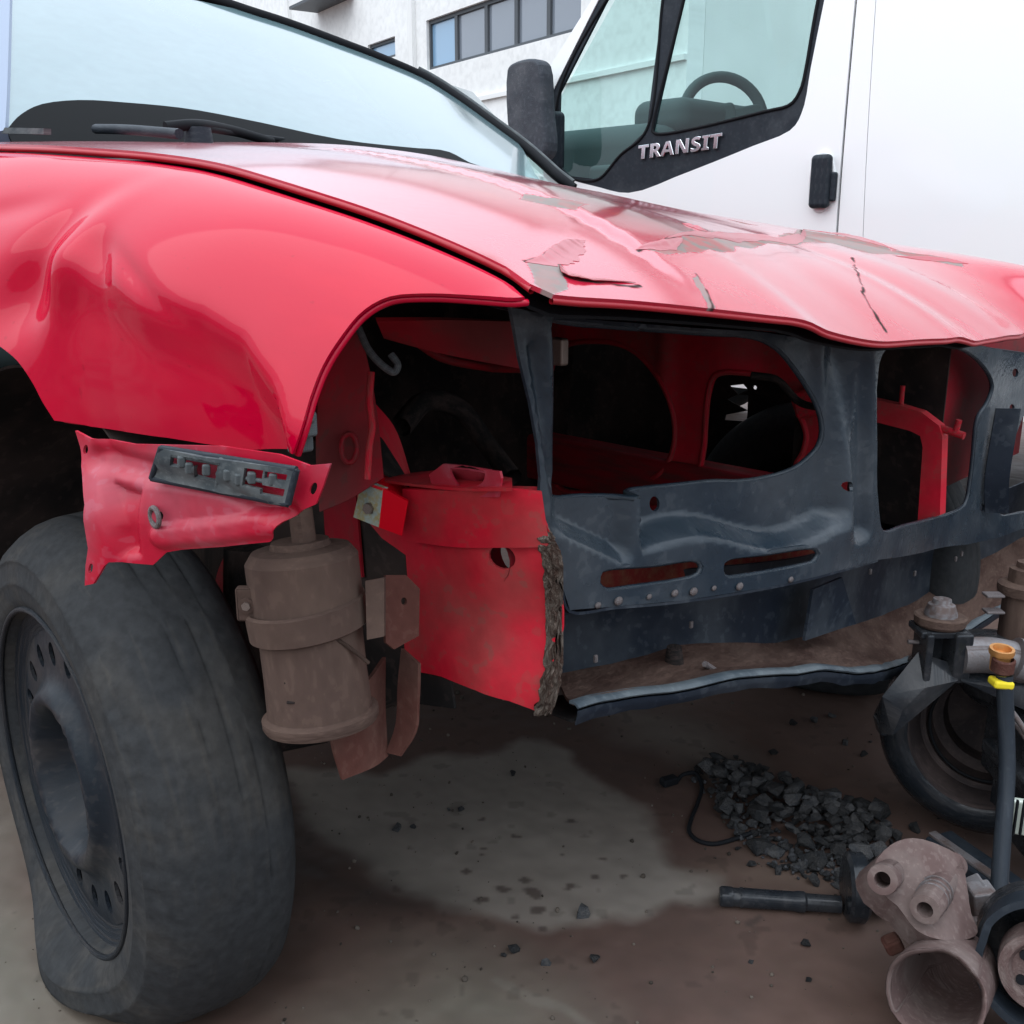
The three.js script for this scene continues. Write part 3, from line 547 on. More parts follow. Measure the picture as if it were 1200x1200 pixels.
  for (const [x, y] of [[700, 712], [724, 707], [790, 698], [812, 696], [836, 692], [866, 690], [926, 682], [760, 702]]) part('spot_weld', new THREE.SphereGeometry(rr(0.003, 0.005), 8, 6).scale(0.6, 1, 1.4).translate(...supS(...SP([[x, y - 3]], [0.6, 0.48])[0]).add(new THREE.Vector3(0.001, 0, 0)).toArray()), M.alu, sup);
  // folded flange at the lower edge and the upper tie bar
  const lowIdx = outer.slice(22, 33).reverse().map((p) => supS(...p));
  part('support_flange', loft([lowIdx, lowIdx.map((p) => p.clone().add(new THREE.Vector3(-0.035, -0.004, 0)))], { nu: 40, th: 0.003 }), M.valance, sup);
  const topIdx = outer.slice(1, 16).map((p) => supS(...p));
  part('support_flange', loft([topIdx, topIdx.map((p) => p.clone().add(new THREE.Vector3(-0.05, 0.004, 0)))], { nu: 40, th: 0.003 }), M.valance, sup);

  // ---------------- valance and crossmember
  const backPx = [[652, 792], [700, 783], [747, 773], [780, 762], [813, 756], [883, 756], [933, 750], [1000, 733], [1072, 705], [1123, 670], [1170, 646], [1230, 612]];
  const frontPx = [[672, 828], [700, 820], [750, 812], [800, 806], [835, 797], [870, 791], [933, 787], [960, 783], [1000, 787], [1072, 769], [1130, 738], [1180, 706], [1240, 672]];
  const curveAt = (px, fa) => px.map(([x, y]) => { let b = 0.5, p; for (let k = 0; k < 50; k++) { p = K(x, y, { a: fa(b) }); b = mix(b, -p.z, 0.4); } return p; });
  const backA = (b) => supA(b) - 0.085, frA = (b) => supA(b) + 0.028 - 0.03 * step(0.9, 1.2, b);
  const back = curveAt(backPx, backA), front = curveAt(frontPx, frA);
  console.log('shelf back', back.map((p) => `${(-p.z).toFixed(2)},${p.y.toFixed(2)}`).join(' '), 'front', front.map((p) => `${(-p.z).toFixed(2)},${p.y.toFixed(2)}`).join(' '));
  const cb = new THREE.CatmullRomCurve3(back).getSpacedPoints(60), cf = new THREE.CatmullRomCurve3(front).getSpacedPoints(60);
  const rows = [0, 0.2, 0.4, 0.6, 0.8, 1].map((t) => cb.map((p, i) => { const q = p.clone().lerp(cf[i], t); q.y += -0.008 * Math.sin(t * Math.PI) + 0.006 * (fbm(i * 0.35, t * 3, 3, 0, 77) - 0.5); return q; }));
  const cm = part('crossmember', skin(rows, 0.004, false), M.dustyShelf, car, 'rusty brown lower crossmember shelf with a bent lip');
  const lipPx = cf.map((p) => p.clone());
  const o3 = (x, y) => lipPx.map((p, i) => p.clone().add(new THREE.Vector3(x, y + 0.0004 * Math.sin(i * 2.3), 0)));
  part('crossmember_lip', loft([o3(-0.006, 0.0015), o3(0.002, 0.002), o3(0.006, -0.001)], { nu: 120, nv: 6, th: 0.003 }), M.edge, cm);
  part('lip_face', loft([o3(0.0055, -0.003), o3(0.005, -0.009), lipPx.map((p, i) => p.clone().add(new THREE.Vector3(0.002, -0.015 - 0.004 * hash2(i, 3, 8), 0)))], { nu: 120, nv: 6, th: 0.002 }), M.valance, cm);
  part('crossmember_underside', loft([lipPx.map((p) => p.clone().add(new THREE.Vector3(-0.004, -0.016, 0))), cb.map((p) => p.clone().add(new THREE.Vector3(-0.05, -0.05, 0)))], { nu: 60, th: 0.003 }), M.liner, cm);
  part('shelf_stud', along(new THREE.CylinderGeometry(0.009, 0.012, 0.022, 10), K(790, 768, { a: 0.46 }), K(790, 740, { a: 0.46 })), M.liner, cm);
  part('shelf_pin', capped(kk([[826, 778], [838, 786]], { a: 0.5 }), 0.004, 6), M.alu, cm);
  const vt = cb.map((p) => V(p.x + 0.006, 0.53 - 0.075 * clamp((-p.z - 0.35) / 0.6) - 0.05 * clamp((-p.z - 0.95) / 0.2), -p.z));
  const val = part('valance', loft([vt, cb.map((p, i) => p.clone().lerp(vt[i], 0.5).add(new THREE.Vector3(-0.004, 0, 0))), cb.map((p) => p.clone().add(new THREE.Vector3(0, -0.004, 0)))], { nu: 60, nv: 10, th: 0.003 }), M.valance, car, 'dark blue valance panel behind the crossmember');
  for (const [x, y] of [[698, 772], [810, 732], [976, 722], [1020, 670], [1072, 672], [1120, 655], [1127, 649]]) part('clip', new RoundedBoxGeometry(0.004, 0.009, 0.005, 2, 0.0015).translate(...K(x, y, { a: 0.462 }).toArray()), M.alu, val);
  const gus = kk([[950, 690], [984, 676], [1000, 730], [940, 750]], { a: 0.5 });
  part('gusset', loft([[gus[0], gus[1]], [gus[3], gus[2]]], { nu: 2, th: 0.004 }), M.valance, val);
}
// ---------------- side plate, rail end, headlight bracket
{
  const plS = (a, h) => V(a, h, 0.30 + 0.03 * step(0.4, 0.5, a) + 0.006 * Math.sin(h * 40) * step(0.3, 0.4, a) + 0.003 * fbm(a * 14, h * 14, 2, 0, 4));
  const out = CAR.uvs(plS, [[420, 575], [450, 566], [470, 563], [505, 566], [590, 569], [632, 570], [634, 596], [646, 625], [658, 660], [660, 700], [655, 770], [648, 812], [641, 836], [620, 828], [598, 820], [560, 808], [520, 792], [478, 784], [476, 750], [482, 700], [478, 650], [450, 630], [425, 600]], [0.35, 0.55]);
  const hole = CAR.uvs(plS, ring(590, 652, 16, 13, 18, 0.5), [0.4, 0.6]);
  const pl = part('side_plate', sheet(plS, [out, hole], { g: 0.016, th: 0.003, side: -1 }), M.redDull, car, 'red inner side plate with a torn hole');
  const seamPx = smooth2([[616, 590], [628, 606], [640, 626], [648, 645], [655, 680], [656, 720], [653, 770], [648, 806], [640, 836]], false, 8);
  const strip = [-13, -10, -6, -1, 3, 6, 9].map((o, r) => seamPx.map(([x, y], i) => {
    const w = 0.75 + 0.35 * Math.sin(i / seamPx.length * 3), rag = (r === 0 || r === 6 ? 7 : 3) * (fbm(i * 0.55, r * 4.1, 3, 0, 41) - 0.5), p = plS(...CAR.uv(plS, Math.min(x + o * w + rag, 661), y, [0.45, 0.6]));
    return p.add(new THREE.Vector3(0, 0, 0.001 + (r % 6 ? 0.005 + 0.016 * (fbm(i * 0.42, r * 1.3, 4, 0, 47) - 0.4) : 0)));
  }));
  part('rusty_seam', loft(strip, { nu: 150, nv: 18, th: 0.004 }), M.rust, pl, 'rusted torn weld seam');
  part('plate_hole', new THREE.CylinderGeometry(0.025, 0.02, 0.03, 18, 1, true).rotateX(Math.PI / 2).translate(...K(590, 652, { b: 0.32 }).toArray()), M.redInner, pl);
  // boxed rail end above the plate
  const q = (list, b) => kk(list, { b });
  part('rail_end', [loft([q([[415, 566], [440, 562], [475, 566], [540, 572], [600, 572]], 0.27), q([[470, 556], [500, 552], [520, 551], [560, 554], [600, 560]], 0.31)], { nu: 20, th: 0.003 }), loft([[K(474, 572, { b: 0.272 }), K(540, 574, { b: 0.274 }), K(600, 572, { b: 0.285 }), K(634, 575, { b: 0.314 })], [K(474, 632, { b: 0.285 }), K(540, 640, { b: 0.29 }), K(600, 640, { b: 0.298 }), K(644, 640, { b: 0.322 })]], { nu: 16, th: 0.003 })], M.redDull, pl);
  const tabS = (a, h) => V(a, h, 0.278), tab = CAR.uvs(tabS, [[505, 556], [522, 543], [545, 545], [588, 552], [590, 560], [586, 582], [520, 582], [510, 572]], [0.35, 0.6]);
  const th = CAR.uvs(tabS, smooth2([[530, 548], [570, 552], [568, 565], [552, 571], [538, 567]], true, 3), [0.35, 0.6]);
  part('bracket_tab', sheet(tabS, [tab, th], { g: 0.01, th: 0.003, side: -1 }), M.redBracket, pl);
  part('bracket_cup', loft([q([[528, 547], [550, 549], [574, 553]], 0.276), q([[532, 560], [552, 568], [570, 562]], 0.3)], { nu: 8, th: 0.002 }), M.redBracket, pl);
  // corner block: bare yellowed face and bright red cheek
  const f = kk([[424, 563], [449, 572], [444, 618], [414, 606]], { b: 0.245 }), e = kk([[449, 572], [478, 588], [471, 628], [444, 618]], { b: 0.262 });
  const blockTex = rep(worn([0.42, 0.34, 0.15], [0.36, 0.44, 0.4], 0.8, 63, 10), 0.08);
  const blk = part('headlight_bracket', loft([[f[0], f[1]], [f[3], f[2]]], { nu: 4, nv: 4, th: 0.006, flip: true }), std({ map: blockTex, roughness: 0.7 }), car, 'bare yellowed headlight bracket corner');
  part('bracket_cheek', [loft([[f[1], e[1]], [f[2], e[2]]], { nu: 4, nv: 4, th: 0.004, flip: true }), loft([[f[0], f[1]], [K(470, 558, { b: 0.3 }), K(480, 586, { b: 0.29 })]], { nu: 4, th: 0.003 })], M.redBright, blk, 'bright red bracket cheek');
  const bo = K(432, 596, { b: 0.243 });
  part('bracket_bolt', along(new THREE.CylinderGeometry(0.006, 0.007, 0.006, 6), bo, bo.clone().add(new THREE.Vector3(0.3, 0, 1))), M.bolt, blk);
}
// ---------------- fender bracket with the clip rail
{
  let bkRel = () => 0;
  const bkS = (a, h) => V(a, h, -0.05 + 0.26 * Math.max(0, a - 0.25) + 0.25 * Math.max(0, a - 0.44) - 0.02 * step(0.72, 0.66, h) * (1 - step(0.34, 0.4, a)) + bkRel(a, h));
  const out = CAR.uvs(bkS, [[101, 503], [118, 512], [160, 520], [260, 522], [330, 532], [365, 545], [389, 543], [380, 570], [372, 590], [345, 602], [334, 612], [318, 634], [280, 637], [215, 642], [197, 646], [181, 661], [137, 656], [130, 668], [122, 681], [112, 683], [113, 660], [116, 640], [112, 590], [108, 545]], [0.3, 0.68]);
  const holes = [ring(113, 525, 2.6, 6, 10, 0.2), ring(189, 604, 4.5, 5.5, 12), ring(119, 663, 2.6, 6, 10, 0.2), ring(369, 572, 4, 8, 12, 0.4)].map((r) => CAR.uvs(bkS, r, [0.3, 0.65]));
  const rl = (pts) => CAR.uvs(bkS, pts, [0.3, 0.65]);
  const panel = rl([[130, 556], [173, 570], [171, 655], [140, 655]]), rib = rl([[196, 628], [260, 622], [328, 612]]), top = rl([[126, 536], [180, 552], [260, 566], [338, 602]]), flange = rl([[124, 505], [132, 560], [138, 615], [140, 660]]);
  bkRel = (a, h) => {
    const dp = Math.min(...panel.map((p, i) => segDist(a, h, p, panel[(i + 1) % 4]))), fl = interp(flange.map((p) => [p[1], p[0]]).sort((x, y) => x[0] - y[0]), h);
    return 0.009 * (inPoly(a, h, panel) ? step(0, 0.01, dp) : 0) - 0.006 * step(0.012, 0.004, lineDist(a, h, rib)) + 0.006 * step(0.014, 0.004, lineDist(a, h, top)) - 0.007 * step(fl + 0.005, fl - 0.005, a);
  };
  const bk = part('fender_bracket', sheet(bkS, [out, ...holes], { g: 0.0036, th: 0.0025, side: -1 }), M.redBracket, car, 'scuffed red bracket hanging below the fender');
  const wash = K(189, 604, { b: -0.068 });
  part('washer', new THREE.TorusGeometry(0.0075, 0.0022, 8, 20).translate(...bkS(...CAR.uv(bkS, 189, 604, [0.35, 0.65])).add(new THREE.Vector3(0.001, 0, 0.006)).toArray()), M.alu, bk);
  // clip rail: a shallow open tray with cells
  const rlS = (a, h) => bkS(a, h).add(new THREE.Vector3(0, 0, 0.012));
  const c = (px, py, o = 0) => rlS(...CAR.uv(rlS, px, py, [0.35, 0.68])).add(new THREE.Vector3(0, 0, o));
  const quad = CAR.uvs(rlS, [[192, 524], [350, 549], [340, 590], [181, 560]], [0.35, 0.68]);
  const cells = [[[205, 532], [238, 537], [234, 548], [203, 543]], [[236, 538], [262, 542], [258, 562], [232, 556]], [[290, 547], [312, 550], [308, 572], [287, 567]], [[314, 551], [340, 555], [338, 563], [313, 559]], [[311, 567], [337, 572], [335, 582], [308, 577]]].map((L) => CAR.uvs(rlS, L, [0.35, 0.68]));
  const rail = part('clip_rail', sheet(rlS, [quad, ...cells], { g: 0.008, th: 0.004, side: -1 }), M.greyClip, bk, 'dark grey plastic clip rail');
  const bars = (L, r) => L.map(([p0, p1]) => capped([c(...p0, 0.002), c(...p1, 0.002)], r, 8));
  part('rail_frame', bars([[[192, 525], [350, 550]], [[350, 550], [340, 590]], [[340, 590], [181, 560]], [[181, 560], [192, 525]]], 0.0028), M.blackTrim, bk);
  part('rail_web', bars([[[262, 537], [256, 574]], [[288, 541], [281, 579]], [[205, 549], [232, 555]], [[292, 560], [338, 568]], [[203, 533], [262, 543]]], 0.0018), M.greyClip, bk);
  for (const [x, y, w] of [[217, 540, 9], [226, 548, 7], [246, 550, 6], [271, 556, 8], [284, 561, 7], [299, 559, 9], [324, 561, 6]]) part('rail_catch', new RoundedBoxGeometry(w * 0.0007, 0.009, 0.006, 1, 0.0015).rotateY(-0.3).rotateZ(-0.15).translate(...c(x, y, 0.003).toArray()), M.greyClip, bk);
  part('grey_clip', [new RoundedBoxGeometry(0.012, 0.02, 0.016, 2, 0.003).translate(...K(358, 497, { b: 0.06 }).toArray()), new RoundedBoxGeometry(0.01, 0.014, 0.02, 2, 0.003).translate(...K(352, 520, { b: 0.06 }).toArray()), new RoundedBoxGeometry(0.02, 0.008, 0.01, 2, 0.003).translate(...K(356, 489, { b: 0.06 }).toArray())], M.greyClip, bk);
}
// ---------------- charcoal canister
{
  const top = K(352, 640, { d: 1.0 }), bot = K(377, 846, { d: 1.03 }), ax = bot.clone().sub(top), L = ax.length(), up = ax.clone().normalize().negate();
  console.log('canister', top.toArray(), bot.toArray(), L);
  const R = 0.052;
  const can = part('canister', along(lathe([[0.0, 0], [R + 0.004, 0], [R + 0.006, 0.004], [R + 0.006, 0.011], [R, 0.014], [R - 0.001, 0.05], [R - 0.001, L * 0.62], [R + 0.003, L * 0.64], [R + 0.003, L - 0.012], [R - 0.004, L - 0.002], [0.03, L], [0.028, L + 0.006], [0, L + 0.006]], 48), bot, top), M.brown, car, 'dusty brown plastic canister');
  metreUV(can.geometry, 0.33, 0.3);
  part('nozzle', boxUV(along(lathe([[0.012, 0], [0.0115, 0.035], [0.009, 0.036], [0.009, 0.02], [0, 0.02]], 20), top.clone().addScaledVector(up, 0.004), top.clone().addScaledVector(up, 1))).translate(0.008, 0, 0.0), M.brown, can);
  const y0 = L * 0.62, strap = lathe([[R + 0.004, 0], [R + 0.0075, 0.002], [R + 0.0075, 0.028], [R + 0.004, 0.03]], 48);
  strap.rotateX(0.09); strap.translate(0, y0 - 0.015, 0);
  part('strap', metreUV(along(strap, bot, top), 0.33, 0.05), M.brown, can);
  const rim = []; for (let i = 0; i <= 20; i++) { const t = mix(-0.9, 1.2, i / 20); rim.push(K(mix(310, 432, i / 20), 727 + 50 * Math.pow(i / 20, 2.2), { d: 0.965 + 0.03 * Math.abs(i / 10 - 1) })); }
  part('moulded_rib', boxUV(tube(rim, 0.0022, { n: 60, k: 6 })), M.brown, can);
  for (const [px, py] of [[336, 781], [341, 823], [338, 800]]) part('mould_mark', new RoundedBoxGeometry(0.008, 0.0024, 0.004, 1, 0.0008).rotateY(0.8).translate(...K(px, py, { d: 0.976 }).toArray()), M.liner, can);
  const cl = K(291, 707, { d: 0.985 });
  part('clamp', [new RoundedBoxGeometry(0.022, 0.034, 0.012, 2, 0.003).rotateY(0.8).translate(...cl.toArray()), along(new THREE.CylinderGeometry(0.008, 0.008, 0.016, 14), cl, cl.clone().add(new THREE.Vector3(0.8, 0, 0.8)))].map(boxUV), M.brown, can);
  part('clamp_bolt', along(new THREE.CylinderGeometry(0.0045, 0.0045, 0.02, 6), cl, cl.clone().add(new THREE.Vector3(0.8, 0, 0.8))), M.bolt, can);
  const k1 = kk([[430, 680], [452, 676], [452, 744], [432, 748]], { d: 1.0 }), k2 = kk([[452, 674], [476, 674], [492, 690], [491, 745], [462, 760], [452, 752]], { d: 1.01 });
  part('mount_bracket', [loft([[k1[0], k1[1]], [k1[3], k1[2]]], { nu: 4, nv: 4, th: 0.012 })], M.brown, can);
  const flS = (u, v) => K(u, v, { d: 1.01 + (u - 452) * 0.0006 }), fl = sheet((u, v) => flS(u * 1000, -v * 1000), [[[452, 674], [476, 674], [492, 690], [491, 745], [462, 761], [452, 753]].map(([x, y]) => [x / 1000, -y / 1000]), ring(0.4735, -0.7045, 0.0035, 0.0045, 10)], { g: 0.012, th: 0.004, side: 1 });
  part('mount_plate', boxUV(fl), M.brownRed, can);
  const sh = (px) => kk(px, { d: 1.06 });
  part('splash_shield', loft([[K(388, 842, { d: 1.02 }), K(390, 870, { d: 1.02 }), K(402, 914, { d: 1.03 })], [K(430, 800, { d: 1.06 }), K(432, 850, { d: 1.06 }), K(440, 898, { d: 1.06 })], [K(452, 770, { d: 1.12 }), K(452, 830, { d: 1.11 }), K(455, 886, { d: 1.08 })]], { nu: 16, nv: 16, th: 0.004 }), M.brownRed, car, 'dusty reddish splash shield below the canister');
  part('splash_shield_fold', loft([[K(470, 760, { d: 1.1 }), K(466, 800, { d: 1.1 }), K(463, 850, { d: 1.09 }), K(452, 882, { d: 1.08 })], [K(490, 778, { d: 1.08 }), K(489, 820, { d: 1.08 }), K(486, 855, { d: 1.07 }), K(468, 886, { d: 1.07 })]], { nu: 16, th: 0.004 }), M.brownRed, car);
}
// ---------------- wheelhouse, engine bay, underbody
{
  const arc = (b, r, t0, t1, n = 16) => [...Array(n + 1)].map((_, i) => { const t = mix(t0, t1, i / n); return V(r * Math.cos(t), HUBH + 0.08 + r * Math.sin(t), b); });
  part('wheelhouse_liner', loft([arc(0.02, 0.4, 0.95, Math.PI), arc(0.2, 0.41, 0.95, Math.PI), arc(0.3, 0.4, 0.75, Math.PI)], { nu: 30, nv: 8, th: 0.003 }), M.liner, car);
  const inner = arc(0.3, 0.36, 0.1, Math.PI - 0.1);
  part('wheelhouse_wall', loft([inner, inner.map((p) => V(p.x * 0.1, 0.3, 0.31))], { nu: 30, nv: 4, th: 0.003 }), M.liner, car);
  part('inner_wing', loft([[V(-0.4, 0.86, 0.3), V(0, 0.87, 0.3), V(0.1, 0.84, 0.3), V(0.18, 0.8, 0.3)], [V(-0.4, 0.5, 0.34), V(0, 0.5, 0.34), V(0.1, 0.5, 0.31), V(0.2, 0.5, 0.3)]], { nu: 20, nv: 8, th: 0.003 }), M.redInner, car);
  const rp = (px, d) => kk(px, { d });
  part('headlight_panel', loft([rp([[372, 440], [390, 410], [420, 380]], 1.02), rp([[370, 520], [400, 500], [440, 470]], 1.06), rp([[375, 600], [410, 585], [450, 560]], 1.06)], { nu: 12, nv: 12, th: 0.003 }), M.redInner, car);
  part('panel_emboss', tube([...Array(17)].map((_, i) => K(409 + 9 * Math.cos(i * 0.3927), 525 + 17 * Math.sin(i * 0.3927), { d: 1.045 })), 0.003, { closed: false, n: 40, k: 6 }), M.redInner, car);
  part('splash_wall', loft([rp([[436, 470], [460, 500], [478, 556]], 1.14), rp([[434, 556], [460, 566], [484, 575]], 1.12)], { nu: 12, nv: 6, th: 0.003 }), M.redDull, car);
  part('support_rod', tube([...rp([[435, 436], [433, 470], [436, 500], [433, 520], [430, 562]], 0.97)], 0.0035, { n: 40, k: 8 }), M.redDull, car);
  part('lamp_wire', tube(rp([[420, 384], [432, 410], [448, 428], [462, 436], [466, 428], [458, 415]], 0.94), 0.0035, { n: 50, k: 8 }), M.greyClip, car);
  // far inner wing with two big openings
  const fwS = (a, h) => V(a, h, 1.2 + 0.03 * step(0.05, 0.15, a) - 0.012 * Math.exp(-(((a + 0.06) / 0.02) ** 2)));
  const fw = CAR.uvs(fwS, [[640, 600], [640, 330], [720, 345], [860, 360], [1000, 395], [1030, 640], [940, 650], [800, 630]], [-0.1, 0.6]);
  const hA = CAR.uvs(fwS, smooth2([[655, 412], [700, 400], [738, 408], [765, 432], [784, 465], [792, 500], [789, 530], [776, 553], [750, 565], [655, 570]], true, 3), [-0.2, 0.6]);
  const hB = CAR.uvs(fwS, smooth2([[834, 448], [842, 438], [880, 438], [912, 446], [926, 456], [935, 478], [946, 508], [942, 530], [934, 545], [933, 572], [825, 575], [826, 520]], true, 3), [0, 0.6]);
  const wing = part('inner_wing', sheet(fwS, [fw, hA, hB], { g: 0.02, th: 0.003, side: -1 }), M.redDull, car);
  const lip = (L) => tube(L.map((p) => fwS(...p).add(new THREE.Vector3(0, 0, 0.002))), 0.006, { closed: true, n: 120, k: 6 });
  part('wing_rim', [lip(hA), lip(hB)], M.redDull, wing);
  // far wheel arch wall with holes that let daylight through
  const faS = (a, h) => V(a, h, 1.46);
  const dayl = [[[856, 452], [872, 450], [878, 457], [866, 462]], [[853, 468], [878, 463], [877, 474], [850, 474]], [[851, 486], [877, 481], [876, 494], [850, 492]], [[853, 520], [874, 513], [875, 522]], ring(885.5, 454, 2.4, 2.6, 8), ring(898, 484, 4, 4.4, 10), ring(911, 513, 2.6, 2.8, 8)].map((L) => CAR.uvs(faS, L, [-0.1, 0.6]));
  part('arch_wall', sheet(faS, [CAR.uvs(faS, [[600, 330], [1010, 380], [1040, 640], [620, 640]], [-0.1, 0.6]), ...dayl], { g: 0.05, th: 0.003, side: -1 }), M.liner, car);
  // frame of the battery tray behind the second opening
  const btS = (a, h) => V(a, h, 1.2);
  const bt = CAR.uvs(btS, [[1012, 462], [1029, 466], [1056, 472], [1086, 481], [1107, 497], [1111, 510], [1108, 601], [1082, 609], [1088, 522], [1085, 509], [1073, 503], [1038, 494], [1012, 490]], [0.35, 0.6]);
  const tray = part('battery_tray_frame', sheet(btS, [bt], { g: 0.012, th: 0.02, side: -1 }), M.redDull, car);
  for (const [q0, q1, r] of [[[1098, 500], [1130, 511], 0.006], [[1056, 474], [1058, 452], 0.004], [[1120, 506], [1124, 492], 0.005]]) part('tray_arm', capped([K(...q0, { b: 1.19 }), K(...q1, { b: 1.19 })], r, 8), M.redDull, tray);
  part('cross_rail', tube([V(0.42, 0.73, 1.45), V(0.4, 0.74, 1.3), V(0.35, 0.77, 1.15)].slice(0, 3), 0.012, { n: 20 }), M.redDull, car);
  part('headlight_panel', loft([[V(0.2, 0.86, 1.24), V(0.3, 0.84, 1.24), V(0.462, 0.79, 1.24)], [V(0.2, 0.42, 1.24), V(0.3, 0.42, 1.24), V(0.462, 0.42, 1.24)]], { nu: 8, nv: 4, th: 0.003 }), M.liner, car);
  part('splash_wall', loft([[V(0.43, 0.8, 1.25), V(0.4, 0.78, 1.75)], [V(0.43, 0.47, 1.25), V(0.4, 0.47, 1.75)]], { nu: 6, nv: 4, th: 0.003 }), M.redInner, car);
  // wiring, hoses and brackets left in the bay
  const hose = (name, L, r, m) => part(name, tube(L.map(([x, y, d]) => K(x, y, { d })), r, { n: L.length * 14, k: 8 }), m, car);
  hose('bay_hose', [[470, 500, 1.25], [500, 470, 1.3], [540, 480, 1.35], [570, 520, 1.35], [600, 560, 1.3]], 0.014, M.liner);
  hose('wire_loom', [[480, 395, 1.1], [520, 420, 1.15], [570, 430, 1.15], [615, 432, 1.1]], 0.005, M.redInner);
  hose('wire_loom', [[880, 440, 1.6], [910, 445, 1.6], [935, 470, 1.6], [960, 478, 1.55]], 0.006, M.liner);
  part('wing_rail', loft([[K(440, 372, { d: 0.93 }), K(520, 372, { d: 0.98 }), K(612, 376, { d: 1.05 })], [K(450, 392, { d: 0.98 }), K(520, 412, { d: 1.02 }), K(615, 432, { d: 1.08 })]], { nu: 12, nv: 4, th: 0.004 }), M.redInner, car);
  part('latch_bracket', [new RoundedBoxGeometry(0.02, 0.03, 0.012, 2, 0.003)].map((g) => g.translate(...K(655, 412, { d: 1.12 }).toArray())), M.bolt, car);
  part('wing_bracket', new RoundedBoxGeometry(0.06, 0.05, 0.05, 2, 0.008).rotateZ(0.3).translate(...K(955, 470, { d: 1.75 }).toArray()), M.redDull, car);
  // firewall, tie bar, beams, floor of the bay
  part('firewall', loft([[V(-0.42, 0.3, 0.3), V(-0.42, 0.3, 1.3)], [V(-0.42, 0.98, 0.2), V(-0.42, 0.98, 1.36)]], { nu: 6, nv: 6, th: 0.02 }), M.liner, car);
  for (const b of [0.34, 1.22]) part('chassis_rail', new RoundedBoxGeometry(0.7, 0.1, 0.07, 2, 0.012).translate(-0.1, 0.42, -b), M.redInner, car);
  part('subframe', [new RoundedBoxGeometry(0.22, 0.06, 0.9, 2, 0.02).translate(-0.05, 0.26, -0.78), capped([V(0.1, 0.27, 0.3), V(-0.02, 0.24, 0.12)], 0.02, 10), capped([V(0.1, 0.27, 1.26), V(-0.02, 0.24, 1.44)], 0.02, 10), capped([V(-0.1, 0.25, 0.3), V(-0.02, 0.24, 0.12)], 0.016, 10)], M.liner, car);
  part('slot_bar', loft([kk([[690, 655], [830, 645], [975, 628]], { a: 0.432 }), kk([[690, 702], [830, 692], [975, 674]], { a: 0.43 })], { nu: 10, th: 0.01 }), std({ map: rep(worn([0.2, 0.022, 0.018], [0.2, 0.07, 0.04], 0.6, 65, 10), 0.12), roughness: 0.8 }), car);
  part('strut', [along(new THREE.CylinderGeometry(0.026, 0.03, 0.42, 16), V(0, HUBH + 0.02, 0.24), V(-0.02, 0.9, 0.3)), along(new THREE.CylinderGeometry(0.06, 0.06, 0.02, 20), V(-0.015, 0.6, 0.26), V(-0.02, 0.9, 0.3))], M.liner, car);
  // far fender seen only from other places
  const ff = [[-0.6, 0], [-0.2, 0], [0.1, 0], [0.3, -0.03]];
  part('front_fender', loft([ff.map(([a, o]) => V(a, hoodH(a, 1.38) - 0.02, 1.405)), ff.map(([a, o]) => V(a, hoodH(a, 1.38) - 0.13, 1.52 + o * 0.5)), ff.map(([a, o]) => V(a, 0.68, 1.6 + o))], { nu: 20, nv: 10, th: 0.004 }), M.paint, car);
}
